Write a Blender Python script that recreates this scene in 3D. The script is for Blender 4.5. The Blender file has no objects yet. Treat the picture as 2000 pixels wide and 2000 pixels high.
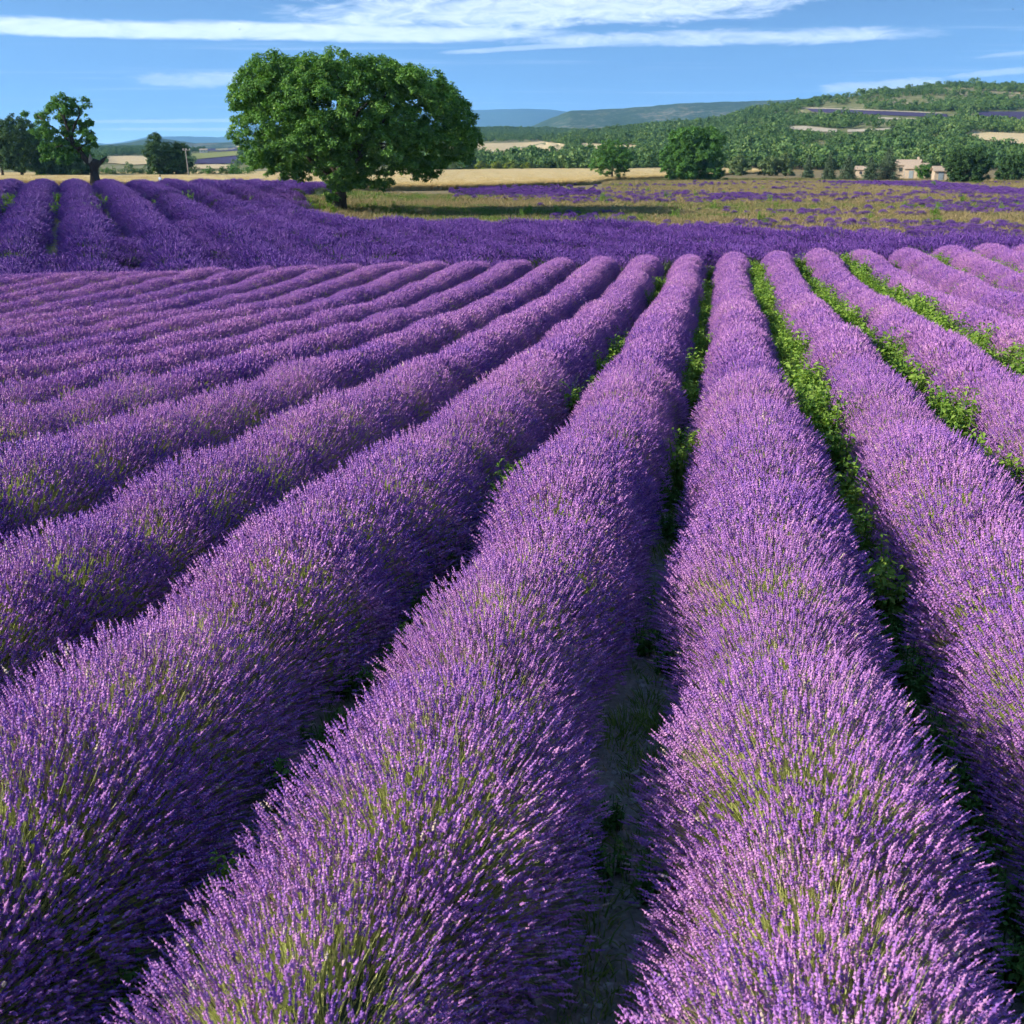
import bpy, math, random
import numpy as np
from mathutils import Vector, Matrix

S = bpy.context.scene
R = math.radians
rng = np.random.default_rng(7)
random.seed(7)

# ------------------------------------------------------------------ camera
PITCH = 17.8
FPX = 2145.0            # focal length measured on the 2000 px photograph
EYE = 3.5
cd = bpy.data.cameras.new('camera')
cam = bpy.data.objects.new('camera', cd)
S.collection.objects.link(cam)
cam.location = (0, 0, EYE)
cam.rotation_euler = (R(90 - PITCH), 0, 0)
cd.sensor_width = 36
cd.lens = 36 * FPX / 2000
cd.clip_start = 0.1
cd.clip_end = 30000
cd.dof.use_dof = True
cd.dof.focus_distance = 9.0
cd.dof.aperture_fstop = 6.3
S.camera = cam

# ------------------------------------------------------------------ light
SUN_EL, SUN_BACK = 26.0, 13.0           # sun stands to the left, a little behind the camera
w = bpy.data.worlds.new('World'); S.world = w; w.use_nodes = True
sd = bpy.data.lights.new('sun', 'SUN'); sd.energy = 4.3; sd.angle = R(0.55); sd.color = (1.0, 0.91, 0.78)
sun = bpy.data.objects.new('sun', sd); S.collection.objects.link(sun)
to_sun = Vector((-math.cos(R(SUN_EL)) * math.cos(R(SUN_BACK)), -math.cos(R(SUN_EL)) * math.sin(R(SUN_BACK)), math.sin(R(SUN_EL))))
sun.rotation_euler = to_sun.to_track_quat('Z', 'Y').to_euler()
sun.location = (-30, -10, 40)
S.view_settings.view_transform = 'Standard'
S.view_settings.look = 'None'
S.view_settings.gamma = 1.0
S.view_settings.exposure = 1.0
S.cycles.max_bounces = 4
S.cycles.diffuse_bounces = 3
S.cycles.debug_use_spatial_splits = True
S.cycles.use_light_tree = False
S.cycles.adaptive_threshold = 0.03
S.cycles.adaptive_min_samples = 16
S.cycles.glossy_bounces = 1
S.cycles.transmission_bounces = 3
S.cycles.volume_bounces = 0
S.cycles.transparent_max_bounces = 4
S.cycles.use_denoising = True
S.cycles.use_adaptive_sampling = True
S.cycles.caustics_reflective = False
S.cycles.caustics_refractive = False


def build_world():
    nt = w.node_tree; N = nt.nodes; L = nt.links
    N.clear()
    out = N.new('ShaderNodeOutputWorld')
    def math_(op, a, b=None, c=None, clamp=False):
        n = N.new('ShaderNodeMath'); n.operation = op; n.use_clamp = clamp
        for i, v in enumerate((a, b, c)):
            if v is None: continue
            if isinstance(v, (int, float)): n.inputs[i].default_value = v
            else: L.new(v, n.inputs[i])
        return n.outputs[0]
    tc = N.new('ShaderNodeTexCoord')
    sep = N.new('ShaderNodeSeparateXYZ'); L.new(tc.outputs['Generated'], sep.inputs[0])
    X, Y, Z = sep.outputs
    # clear dry summer air: the blue comes down close to the horizon
    z2 = math_('MULTIPLY_ADD', math_('MAXIMUM', Z, 0.0), 6.6, 0.02)
    comb = N.new('ShaderNodeCombineXYZ'); L.new(X, comb.inputs[0]); L.new(Y, comb.inputs[1]); L.new(z2, comb.inputs[2])
    nrm = N.new('ShaderNodeVectorMath'); nrm.operation = 'NORMALIZE'; L.new(comb.outputs[0], nrm.inputs[0])
    sky = N.new('ShaderNodeTexSky'); sky.sky_type = 'NISHITA'; sky.sun_disc = False
    sky.sun_elevation = R(SUN_EL); sky.sun_rotation = R(270 - SUN_BACK)
    sky.air_density = 1.0; sky.dust_density = 0.15; sky.ozone_density = 3.0; sky.altitude = 600
    L.new(nrm.outputs[0], sky.inputs['Vector'])
    hs = N.new('ShaderNodeHueSaturation'); hs.inputs['Saturation'].default_value = 1.06
    L.new(sky.outputs[0], hs.inputs['Color'])
    bg = N.new('ShaderNodeBackground'); bg.inputs['Strength'].default_value = 0.145
    L.new(hs.outputs[0], bg.inputs['Color'])
    # cirrus, in degrees of azimuth and elevation
    az = math_('MULTIPLY', math_('ARCTAN2', X, Y), 57.2958)
    el = math_('MULTIPLY', math_('ARCSINE', Z), 57.2958)
    def noise(sx, sy, seed, detail=6, rough=0.55, dist=0.0):
        c = N.new('ShaderNodeCombineXYZ')
        L.new(math_('MULTIPLY', az, sx), c.inputs[0]); L.new(math_('MULTIPLY', el, sy), c.inputs[1]); c.inputs[2].default_value = seed
        n = N.new('ShaderNodeTexNoise'); n.inputs['Scale'].default_value = 1.0
        n.inputs['Detail'].default_value = detail; n.inputs['Roughness'].default_value = rough; n.inputs['Distortion'].default_value = dist
        L.new(c.outputs[0], n.inputs['Vector']); return n.outputs['Fac']
    n_low = noise(0.10, 0.5, 3.1, 4); n_mid = noise(0.35, 1.6, 7.7, 7, 0.6, 0.4); n_fine = noise(0.55, 2.0, 1.3, 10, 0.66, 1.2)
    def cloud(azc, aw, elc, slope, up, down, dens, wob=0.5, soft=0.55, rag=0.5):
        a = math_('DIVIDE', math_('SUBTRACT', az, azc), aw)
        e = math_('SUBTRACT', el, math_('MULTIPLY_ADD', math_('SUBTRACT', az, azc), slope, elc))
        e = math_('MULTIPLY_ADD', math_('SUBTRACT', n_low, 0.5), wob, e)
        e = math_('MULTIPLY_ADD', math_('SUBTRACT', n_mid, 0.5), rag * up, e)
        ep = math_('DIVIDE', math_('MAXIMUM', e, 0.0), up)
        en = math_('DIVIDE', math_('MINIMUM', e, 0.0), down)
        r2 = math_('ADD', math_('POWER', a, 4.0), math_('ADD', math_('MULTIPLY', ep, ep), math_('MULTIPLY', en, en)))
        mm = math_('SUBTRACT', 1.0, r2)
        mm = math_('MULTIPLY_ADD', math_('SUBTRACT', n_fine, 0.5), rag * 1.2, mm)
        s = N.new('ShaderNodeMapRange'); s.interpolation_type = 'SMOOTHSTEP'
        s.inputs['From Min'].default_value = 0.0; s.inputs['From Max'].default_value = soft
        s.inputs['To Max'].default_value = dens
        L.new(mm, s.inputs['Value']); return s.outputs[0]
    masks = [
        cloud(-13.0, 17.0, 5.62, 0.006, 0.55, 0.40, 0.84, 0.35, 0.85, 0.6),     # long bright band
        cloud(2.0, 14.0, 6.72, 0.032, 1.2, 0.80, 0.74, 0.4, 1.1, 1.3),         # its wider feathered end
        cloud(9.6, 11.0, 5.42, 0.010, 0.46, 0.30, 0.66, 0.6, 1.2, 1.2),         # lens below on the right
        cloud(3.0, 7.0, 5.2, 0.05, 0.16, 0.14, 0.45, 0.3, 0.8, 0.9),
        cloud(-13.8, 4.6, 3.52, 0.035, 0.55, 0.36, 0.60, 0.3, 1.2, 1.3),         # puff left of the tree
        cloud(-16.0, 5.5, 1.72, 0.02, 0.12, 0.10, 0.42, 0.2, 0.9, 0.7),
        cloud(-15.0, 5.0, 1.35, 0.01, 0.10, 0.08, 0.42, 0.2, 0.9, 0.7),
        cloud(17.4, 3.0, 3.22, 0.05, 0.36, 0.30, 0.62, 0.3, 0.9, 1.3),          # small cumulus over the hill
        cloud(24.0, 4.0, 3.75, 0.06, 0.22, 0.14, 0.45, 0.3, 0.9, 1.2),
        cloud(25.0, 4.0, 4.55, 0.05, 0.12, 0.10, 0.35, 0.3, 0.9, 1.0),
    ]
    # thin cirrus everywhere else in the sky
    vd = N.new('ShaderNodeVectorMath'); vd.operation = 'DIVIDE'
    zz = math_('MAXIMUM', Z, 0.03); c3 = N.new('ShaderNodeCombineXYZ')
    for i in range(3): L.new(zz, c3.inputs[i])
    L.new(tc.outputs['Generated'], vd.inputs[0]); L.new(c3.outputs[0], vd.inputs[1])
    mp = N.new('ShaderNodeMapping'); mp.inputs['Scale'].default_value = (0.25, 0.9, 1); L.new(vd.outputs[0], mp.inputs[0])
    nn = N.new('ShaderNodeTexNoise'); nn.inputs['Scale'].default_value = 1.0; nn.inputs['Detail'].default_value = 8; nn.inputs['Roughness'].default_value = 0.6
    L.new(mp.outputs[0], nn.inputs['Vector'])
    s = N.new('ShaderNodeMapRange'); s.interpolation_type = 'SMOOTHSTEP'; s.inputs['From Min'].default_value = 0.52; s.inputs['From Max'].default_value = 0.85
    s.inputs['To Max'].default_value = 0.45; L.new(nn.outputs['Fac'], s.inputs['Value'])
    m = s.outputs[0]
    for k in masks: m = math_('MAXIMUM', m, k)
    # inner structure of the clouds
    m = math_('MULTIPLY', m, math_('MULTIPLY_ADD', n_fine, 0.9, 0.48), clamp=True)
    cl = N.new('ShaderNodeBackground'); cl.inputs['Color'].default_value = (0.82, 0.87, 0.96, 1); cl.inputs['Strength'].default_value = 0.92
    mx = N.new('ShaderNodeMixShader'); L.new(m, mx.inputs[0]); L.new(bg.outputs[0], mx.inputs[1]); L.new(cl.outputs[0], mx.inputs[2])
    L.new(mx.outputs[0], out.inputs['Surface'])

build_world()

# ------------------------------------------------------------------ helpers
C = S.collection
COS, SIN = math.cos(R(PITCH)), math.sin(R(PITCH))

def P(px, py, d):
    """world point seen at photo pixel (2000 px scale) at forward distance d"""
    u, v = (px - 1000) / FPX, (1000 - py) / FPX
    x, y, z = u, COS + v * SIN, -SIN + v * COS
    k = d / y
    return Vector((x * k, d, EYE + z * k))

def proj(x, y, z):
    """photo pixel of a world point (arrays allowed)"""
    zz = z - EYE
    dep = y * COS - zz * SIN
    up = y * SIN + zz * COS
    dep = np.maximum(dep, 1e-3)
    return 1000 + FPX * x / dep, 1000 - FPX * up / dep

def link(o, parent=None):
    C.objects.link(o)
    if parent is not None: o.parent = parent
    return o

def tag(o, label=None, cat=None, group=None, kind=None):
    if label: o['label'] = label
    if cat: o['category'] = cat
    if group: o['group'] = group
    if kind: o['kind'] = kind
    return o

def empty(name, loc=(0, 0, 0)):
    o = bpy.data.objects.new(name, None); o.location = loc; o.empty_display_size = 0.3
    return link(o)

def np_mesh(name, verts, faces, mats=(), mat_idx=None, smooth=False, attrs=None):
    """faces: (n,3) or (n,4) int array, or list of such arrays"""
    me = bpy.data.meshes.new(name)
    verts = np.asarray(verts, np.float32)
    fl = faces if isinstance(faces, list) else [faces]
    fl = [np.asarray(f, np.int32) for f in fl if len(f)]
    nl = sum(f.size for f in fl); nf = sum(len(f) for f in fl)
    me.vertices.add(len(verts)); me.vertices.foreach_set('co', verts.ravel())
    me.loops.add(nl); me.polygons.add(nf)
    me.loops.foreach_set('vertex_index', np.concatenate([f.ravel() for f in fl]))
    sizes = np.concatenate([np.full(len(f), f.shape[1], np.int32) for f in fl])
    me.polygons.foreach_set('loop_start', np.concatenate([[0], np.cumsum(sizes)[:-1]]).astype(np.int32))
    if mat_idx is not None: me.polygons.foreach_set('material_index', np.asarray(mat_idx, np.int32))
    me.polygons.foreach_set('use_smooth', np.full(nf, bool(smooth)))
    for m in mats: me.materials.append(m)
    if attrs:
        for k, v in attrs.items():
            a = me.attributes.new(k, 'FLOAT', 'POINT'); a.data.foreach_set('value', np.asarray(v, np.float32))
    me.update(calc_edges=True)
    return me

def mesh_obj(name, verts, faces, mats=(), parent=None, **kw):
    return link(bpy.data.objects.new(name, np_mesh(name, verts, faces, mats, **kw)), parent)

def unit(v):
    v = np.asarray(v, float)
    return v / np.maximum(np.linalg.norm(v, axis=-1, keepdims=True), 1e-9)

def smooth01(t):
    t = np.clip(t, 0, 1); return t * t * (3 - 2 * t)

_H = rng.random((64, 64))
def vnoise(x, y):
    """cheap tiling value noise in 0..1"""
    x = np.asarray(x, float); y = np.asarray(y, float)
    xi = np.floor(x).astype(int); yi = np.floor(y).astype(int)
    fx = x - xi; fy = y - yi; fx = fx * fx * (3 - 2 * fx); fy = fy * fy * (3 - 2 * fy)
    g = lambda a, b: _H[a % 64, b % 64]
    return (g(xi, yi) * (1 - fx) + g(xi + 1, yi) * fx) * (1 - fy) + (g(xi, yi + 1) * (1 - fx) + g(xi + 1, yi + 1) * fx) * fy

def fbm(x, y, o=4):
    s = 0; a = 0.5
    for k in range(o):
        s = s + a * vnoise(x * 2 ** k + 13.7 * k, y * 2 ** k + 5.1 * k); a *= 0.5
    return s / (1 - 0.5 ** o)

def tube(points, radii, sides=8, wob=0.0, seed=0):
    """tapered tube through points: verts, quads"""
    r = np.random.default_rng(seed)
    pts = np.asarray(points, float); n = len(pts)
    V = []; 
    prev = np.array([1.0, 0, 0])
    for i in range(n):
        t = pts[min(i + 1, n - 1)] - pts[max(i - 1, 0)]; t = t / (np.linalg.norm(t) + 1e-9)
        a = prev - t * prev.dot(t)
        if np.linalg.norm(a) < 1e-3: a = np.cross(t, [0, 1, 0.1])
        a = a / np.linalg.norm(a); b = np.cross(t, a); prev = a
        for k in range(sides):
            an = 2 * math.pi * k / sides
            rr = radii[i] * (1 + wob * (r.random() - 0.5))
            V.append(pts[i] + (a * math.cos(an) + b * math.sin(an)) * rr)
    F = [[i * sides + k, i * sides + (k + 1) % sides, (i + 1) * sides + (k + 1) % sides, (i + 1) * sides + k] for i in range(n - 1) for k in range(sides)]
    V.append(pts[-1]); e = len(V) - 1
    F += [[(n - 1) * sides + k, (n - 1) * sides + (k + 1) % sides, e, e] for k in range(sides)]
    T = [f[:3] for f in F if f[2] == f[3]]; Q = [f for f in F if f[2] != f[3]]
    return np.array(V), Q, T

class MB:
    """collects geometry into one mesh"""
    def __init__(s): s.v = []; s.q = []; s.t = []; s.qm = []; s.tm = []; s.n = 0; s.at = []
    def add(s, v, q=(), t=(), m=0, at=0.0):
        v = np.asarray(v, float); s.v.append(v)
        q = np.asarray(q, int).reshape(-1, 4); t = np.asarray(t, int).reshape(-1, 3)
        if len(q): s.q.append(q + s.n); s.qm += [m] * len(q)
        if len(t): s.t.append(t + s.n); s.tm += [m] * len(t)
        s.at.append(np.broadcast_to(np.asarray(at, float), (len(v),)))
        s.n += len(v); return s
    def tube(s, pts, rad, sides=8, wob=0, seed=0, m=0, at=0.0):
        v, q, t = tube(pts, rad, sides, wob, seed); return s.add(v, q, t, m, at)
    def box(s, c, size, rz=0.0, m=0, at=0.0):
        x, y, z = [k / 2 for k in size]
        v = np.array([[sx * x, sy * y, sz * z] for sz in (-1, 1) for sx, sy in ((-1, -1), (1, -1), (1, 1), (-1, 1))])
        ca, sa = math.cos(rz), math.sin(rz)
        v = np.stack([v[:, 0] * ca - v[:, 1] * sa, v[:, 0] * sa + v[:, 1] * ca, v[:, 2]], 1) + np.asarray(c, float)
        return s.add(v, [[3, 2, 1, 0], [4, 5, 6, 7], [0, 1, 5, 4], [1, 2, 6, 5], [2, 3, 7, 6], [3, 0, 4, 7]], m=m, at=at)
    def mesh(s, name, mats, smooth=False):
        f = []; mi = []
        if s.q: f.append(np.concatenate(s.q)); mi += s.qm
        if s.t: f.append(np.concatenate(s.t)); mi += s.tm
        return np_mesh(name, np.concatenate(s.v), f, mats, mi, smooth, {'rnd': np.concatenate(s.at)})
    def obj(s, name, mats, parent=None, smooth=False):
        return link(bpy.data.objects.new(name, s.mesh(name, mats, smooth)), parent)

# ------------------------------------------------------------------ materials
def new_mat(name):
    m = bpy.data.materials.new(name); m.use_nodes = True
    m.node_tree.nodes.clear(); return m, m.node_tree.nodes, m.node_tree.links

def ramp(N, L, fac, stops):
    r = N.new('ShaderNodeValToRGB'); e = r.color_ramp.elements
    while len(e) < len(stops): e.new(0.5)
    for k, (p, c) in enumerate(stops):
        e[k].position = p; e[k].color = (*c, 1)
    L.new(fac, r.inputs[0]); return r.outputs[0]

def leafy(name, stops, translucent=0.25, trans_tint=(1, 1, 1), inst=0.25, rough=0.6, spec=0.25):
    """foliage / petals: colour by a random number per leaf and per instance"""
    m, N, L = new_mat(name)
    a = N.new('ShaderNodeAttribute'); a.attribute_name = 'rnd'
    b = N.new('ShaderNodeAttribute'); b.attribute_type = 'INSTANCER'; b.attribute_name = 'tint'
    ad = N.new('ShaderNodeMath'); ad.operation = 'MULTIPLY_ADD'; L.new(b.outputs['Fac'], ad.inputs[0]); ad.inputs[1].default_value = inst
    L.new(a.outputs['Fac'], ad.inputs[2])
    col = ramp(N, L, ad.outputs[0], stops)
    d = N.new('ShaderNodeBsdfPrincipled'); L.new(col, d.inputs['Base Color']); d.inputs['Roughness'].default_value = rough
    d.inputs['Specular IOR Level'].default_value = spec
    out = N.new('ShaderNodeOutputMaterial')
    if translucent > 0:
        t = N.new('ShaderNodeBsdfTranslucent')
        mu = N.new('ShaderNodeMix'); mu.data_type = 'RGBA'; mu.blend_type = 'MULTIPLY'; mu.inputs[0].default_value = 1
        L.new(col, mu.inputs[6]); mu.inputs[7].default_value = (*trans_tint, 1); L.new(mu.outputs[2], t.inputs[0])
        mx = N.new('ShaderNodeMixShader'); mx.inputs[0].default_value = translucent
        L.new(d.outputs[0], mx.inputs[1]); L.new(t.outputs[0], mx.inputs[2]); L.new(mx.outputs[0], out.inputs[0])
    else: L.new(d.outputs[0], out.inputs[0])
    return m

def earthy(name, stops, scale=1.0, bump=0.3, detail=8, fine=12.0, dist=0.05, stretch=None):
    m, N, L = new_mat(name)
    tc = N.new('ShaderNodeTexCoord'); vec = tc.outputs['Object']
    if stretch:
        mp = N.new('ShaderNodeMapping'); mp.inputs['Rotation'].default_value = (0, 0, stretch[2]); mp.inputs['Scale'].default_value = (stretch[0], stretch[1], 1)
        L.new(vec, mp.inputs[0]); vec = mp.outputs[0]
    n = N.new('ShaderNodeTexNoise'); n.inputs['Scale'].default_value = scale; n.inputs['Detail'].default_value = detail; n.inputs['Roughness'].default_value = 0.65
    L.new(vec, n.inputs['Vector'])
    f = N.new('ShaderNodeTexNoise'); f.inputs['Scale'].default_value = scale * fine; f.inputs['Detail'].default_value = 6; f.inputs['Roughness'].default_value = 0.7
    L.new(vec, f.inputs['Vector'])
    mx = N.new('ShaderNodeMath'); mx.operation = 'MULTIPLY_ADD'; L.new(f.outputs['Fac'], mx.inputs[0]); mx.inputs[1].default_value = 0.5
    ml = N.new('ShaderNodeMath'); ml.operation = 'MULTIPLY'; L.new(n.outputs['Fac'], ml.inputs[0]); ml.inputs[1].default_value = 0.5; L.new(ml.outputs[0], mx.inputs[2])
    col = ramp(N, L, mx.outputs[0], stops)
    d = N.new('ShaderNodeBsdfPrincipled'); d.inputs['Roughness'].default_value = 0.95; d.inputs['Specular IOR Level'].default_value = 0.1
    L.new(col, d.inputs['Base Color'])
    if bump:
        b = N.new('ShaderNodeBump'); b.inputs['Strength'].default_value = bump; b.inputs['Distance'].default_value = dist
        L.new(f.outputs['Fac'], b.inputs['Height']); L.new(b.outputs[0], d.inputs['Normal'])
    o = N.new('ShaderNodeOutputMaterial'); L.new(d.outputs[0], o.inputs[0]); return m

M = {}
# near lavender: pinkish mauve to blue violet
M['spike'] = leafy('lavender_flower', [(0.0, (0.16, 0.075, 0.42)), (0.28, (0.32, 0.14, 0.50)), (0.58, (0.53, 0.24, 0.56)), (0.92, (0.70, 0.39, 0.62)), (1.0, (0.60, 0.50, 0.40))], 0.17, (1, 0.85, 1), 0.30)
M['stem'] = leafy('lavender_stem', [(0.0, (0.26, 0.36, 0.09)), (0.5, (0.54, 0.62, 0.18)), (1.0, (0.78, 0.74, 0.36))], 0.3, (1, 1, 0.7), 0.2)
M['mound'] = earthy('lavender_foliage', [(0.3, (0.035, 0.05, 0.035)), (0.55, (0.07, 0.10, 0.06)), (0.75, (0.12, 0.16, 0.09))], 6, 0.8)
M['spike_dark'] = leafy('violet_lavender_flower', [(0.0, (0.085, 0.035, 0.235)), (0.5, (0.165, 0.065, 0.355)), (1.0, (0.29, 0.13, 0.46))], 0.2, (0.9, 0.8, 1), 0.3)
M['stem_dark'] = leafy('violet_lavender_stem', [(0.0, (0.04, 0.07, 0.03)), (0.6, (0.08, 0.12, 0.05)), (1.0, (0.20, 0.22, 0.10))], 0.1, (1, 1, 0.7), 0.2)
M['weed'] = leafy('weed_leaf', [(0.0, (0.05, 0.13, 0.02)), (0.5, (0.12, 0.27, 0.04)), (1.0, (0.29, 0.44, 0.07))], 0.4, (1.0, 1.0, 0.4), 0.35)
M['weed_dark'] = leafy('dark_weed_leaf', [(0.0, (0.02, 0.07, 0.015)), (0.5, (0.05, 0.14, 0.025)), (1.0, (0.11, 0.24, 0.04))], 0.3, (1.0, 1.0, 0.4), 0.35)
M['dry'] = leafy('dry_grass_blade', [(0.0, (0.16, 0.13, 0.055)), (0.4, (0.28, 0.22, 0.10)), (0.8, (0.40, 0.31, 0.16)), (1.0, (0.24, 0.27, 0.08))], 0.2, (1, 1, 0.8), 0.35)
M['green_grass'] = leafy('green_grass_blade', [(0.0, (0.06, 0.12, 0.02)), (0.6, (0.13, 0.22, 0.035)), (1.0, (0.26, 0.34, 0.08))], 0.3, (1, 1, 0.6), 0.3)
M['wheat_blade'] = leafy('wheat_stalk', [(0.0, (0.40, 0.28, 0.10)), (0.5, (0.56, 0.43, 0.18)), (1.0, (0.70, 0.56, 0.28))], 0.15, (1, 1, 0.8), 0.3)
M['walnut'] = leafy('walnut_leaf', [(0.0, (0.05, 0.13, 0.03)), (0.4, (0.115, 0.26, 0.05)), (0.8, (0.20, 0.38, 0.075)), (1.0, (0.33, 0.45, 0.12))], 0.32, (1.0, 1.1, 0.4))
M['oak'] = leafy('oak_leaf', [(0.0, (0.03, 0.07, 0.025)), (0.5, (0.06, 0.135, 0.04)), (1.0, (0.12, 0.21, 0.055))], 0.2, (1, 1.1, 0.4))
M['bright_leaf'] = leafy('bright_tree_leaf', [(0.0, (0.05, 0.13, 0.03)), (0.5, (0.11, 0.26, 0.05)), (1.0, (0.20, 0.38, 0.08))], 0.3, (1, 1.1, 0.4))
M['olive_leaf'] = leafy('grey_green_leaf', [(0.0, (0.08, 0.13, 0.05)), (0.5, (0.17, 0.25, 0.09)), (1.0, (0.32, 0.37, 0.16))], 0.25, (1, 1.1, 0.5))
M['yellow_leaf'] = leafy('yellow_green_leaf', [(0.0, (0.12, 0.18, 0.02)), (0.5, (0.25, 0.32, 0.04)), (1.0, (0.40, 0.42, 0.08))], 0.25, (1, 1, 0.4))
M['needle'] = leafy('cedar_needle', [(0.0, (0.05, 0.10, 0.055)), (0.5, (0.12, 0.19, 0.10)), (1.0, (0.23, 0.31, 0.17))], 0.1, (1, 1, 0.6))
M['forest'] = leafy('forest_leaf', [(0.0, (0.04, 0.095, 0.025)), (0.4, (0.08, 0.165, 0.04)), (0.75, (0.13, 0.23, 0.06)), (1.0, (0.22, 0.30, 0.09))], 0.15, (1, 1.1, 0.5), 0.5)
M['bark'] = earthy('tree_bark', [(0.3, (0.03, 0.025, 0.02)), (0.6, (0.09, 0.075, 0.06)), (0.8, (0.17, 0.15, 0.12))], 2.5, 0.9, stretch=(3, 3, 0))
M['pale_wood'] = earthy('bare_split_wood', [(0.3, (0.25, 0.19, 0.12)), (0.7, (0.50, 0.42, 0.30))], 3, 0.5)
M['soil'] = earthy('stony_soil', [(0.25, (0.13, 0.11, 0.09)), (0.5, (0.27, 0.24, 0.21)), (0.7, (0.44, 0.41, 0.37))], 1.2, 1.0, fine=22, dist=0.04)
M['stone'] = earthy('pale_stone', [(0.3, (0.22, 0.20, 0.18)), (0.7, (0.42, 0.40, 0.37))], 12, 0.4)
M['fallow'] = earthy('dry_meadow_ground', [(0.25, (0.13, 0.11, 0.055)), (0.5, (0.25, 0.20, 0.10)), (0.75, (0.36, 0.28, 0.15))], 0.12, 0.6, fine=20, dist=0.2)
M['wheat'] = earthy('ripe_wheat', [(0.3, (0.50, 0.37, 0.16)), (0.5, (0.62, 0.48, 0.23)), (0.7, (0.72, 0.58, 0.31))], 0.05, 0.7, fine=40, dist=0.25)
M['hill'] = earthy('wooded_hill_ground', [(0.36, (0.09, 0.13, 0.045)), (0.50, (0.19, 0.20, 0.085)), (0.60, (0.38, 0.33, 0.22)), (0.72, (0.55, 0.50, 0.38))], 0.012, 0.5, fine=14, dist=1.5)
M['hill_field_wheat'] = earthy('far_wheat', [(0.3, (0.50, 0.39, 0.20)), (0.7, (0.66, 0.54, 0.32))], 0.02, 0.2, fine=20)
M['hill_field_lav'] = earthy('far_lavender', [(0.3, (0.05, 0.045, 0.095)), (0.7, (0.085, 0.07, 0.14))], 0.05, 0.2, fine=20)
M['hill_field_green'] = earthy('far_pasture', [(0.3, (0.18, 0.22, 0.06)), (0.7, (0.32, 0.32, 0.11))], 0.02, 0.2, fine=20)
M['limestone'] = earthy('limestone_ledge', [(0.3, (0.36, 0.31, 0.22)), (0.5, (0.52, 0.46, 0.34)), (0.7, (0.64, 0.58, 0.46))], 0.25, 0.8, dist=0.6)
M['mesa'] = earthy('scrub_plateau', [(0.36, (0.035, 0.07, 0.035)), (0.52, (0.06, 0.105, 0.045)), (0.60, (0.20, 0.20, 0.14)), (0.72, (0.42, 0.40, 0.33))], 0.004, 0.6, fine=12, dist=8)
M['mountain'] = earthy('far_mountain', [(0.35, (0.03, 0.06, 0.035)), (0.6, (0.06, 0.09, 0.05)), (0.8, (0.16, 0.16, 0.12))], 0.002, 0.4, dist=20)

def plain(name, col, rough=0.8):
    m, N, L = new_mat(name)
    tc = N.new('ShaderNodeTexCoord'); n = N.new('ShaderNodeTexNoise'); n.inputs['Scale'].default_value = 4; n.inputs['Detail'].default_value = 6
    L.new(tc.outputs['Object'], n.inputs['Vector'])
    c = ramp(N, L, n.outputs['Fac'], [(0.3, tuple(k * 0.78 for k in col)), (0.7, tuple(min(1, k * 1.12) for k in col))])
    d = N.new('ShaderNodeBsdfPrincipled'); d.inputs['Roughness'].default_value = rough; L.new(c, d.inputs['Base Color'])
    o = N.new('ShaderNodeOutputMaterial'); L.new(d.outputs[0], o.inputs[0]); return m
M['plaster'] = plain('ochre_plaster', (0.50, 0.40, 0.28)); M['white_wall'] = plain('white_plaster', (0.72, 0.70, 0.66))
M['tile_roof'] = plain('clay_roof', (0.44, 0.34, 0.24)); M['window_dark'] = plain('window_glass', (0.03, 0.035, 0.04), 0.3)
M['shirt'] = plain('pale_blue_shirt', (0.45, 0.55, 0.68)); M['skin'] = plain('skin', (0.42, 0.25, 0.17)); M['hair'] = plain('dark_hair', (0.02, 0.015, 0.012))
M['jeans'] = plain('dark_trousers', (0.04, 0.06, 0.12)); M['pole'] = plain('weathered_pole', (0.30, 0.27, 0.23)); M['shutter'] = plain('grey_shutter', (0.25, 0.30, 0.32))
M['feather'] = plain('dark_feather', (0.03, 0.03, 0.035))

# ------------------------------------------------------------------ terrain
_PY = np.array([-60, 0, 3, 6, 12.5, 20, 27, 33, 38, 42, 55, 94, 5000.0])
_PZ = np.array([0.45, 0.48, 0.48, 0.43, 0.20, -0.12, -0.43, -0.47, -0.37, -0.70, -0.62, -0.6, -0.6])
_sy = np.linspace(-60, 130, 1901); _sz = np.interp(_sy, _PY, _PZ)
_k = np.hanning(41); _k /= _k.sum(); _sz = np.convolve(np.pad(_sz, 20, mode='edge'), _k, 'valid')
def axis0(y): return 1.08 + 0.184 * (y - 3.2)
def row_x(n, y): return axis0(y) + 1.5 * n + 0.13 * np.minimum(n + 0.5, 0) * 1.0 * np.where(np.asarray(n) > -1.2, 1.8, 1.0) * (1 - np.clip((y - 2) / 13, 0, 1) ** 2 * (3 - 2 * np.clip((y - 2) / 13, 0, 1))) + np.where(np.asarray(n) > 0.2, 0.14, np.where(np.asarray(n) > -0.6, -0.07, 0.0)) * np.where(np.asarray(n) == 0, 0.0, 1.0) * (1 - np.clip((y - 2.2) / 4.5, 0, 1))

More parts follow.
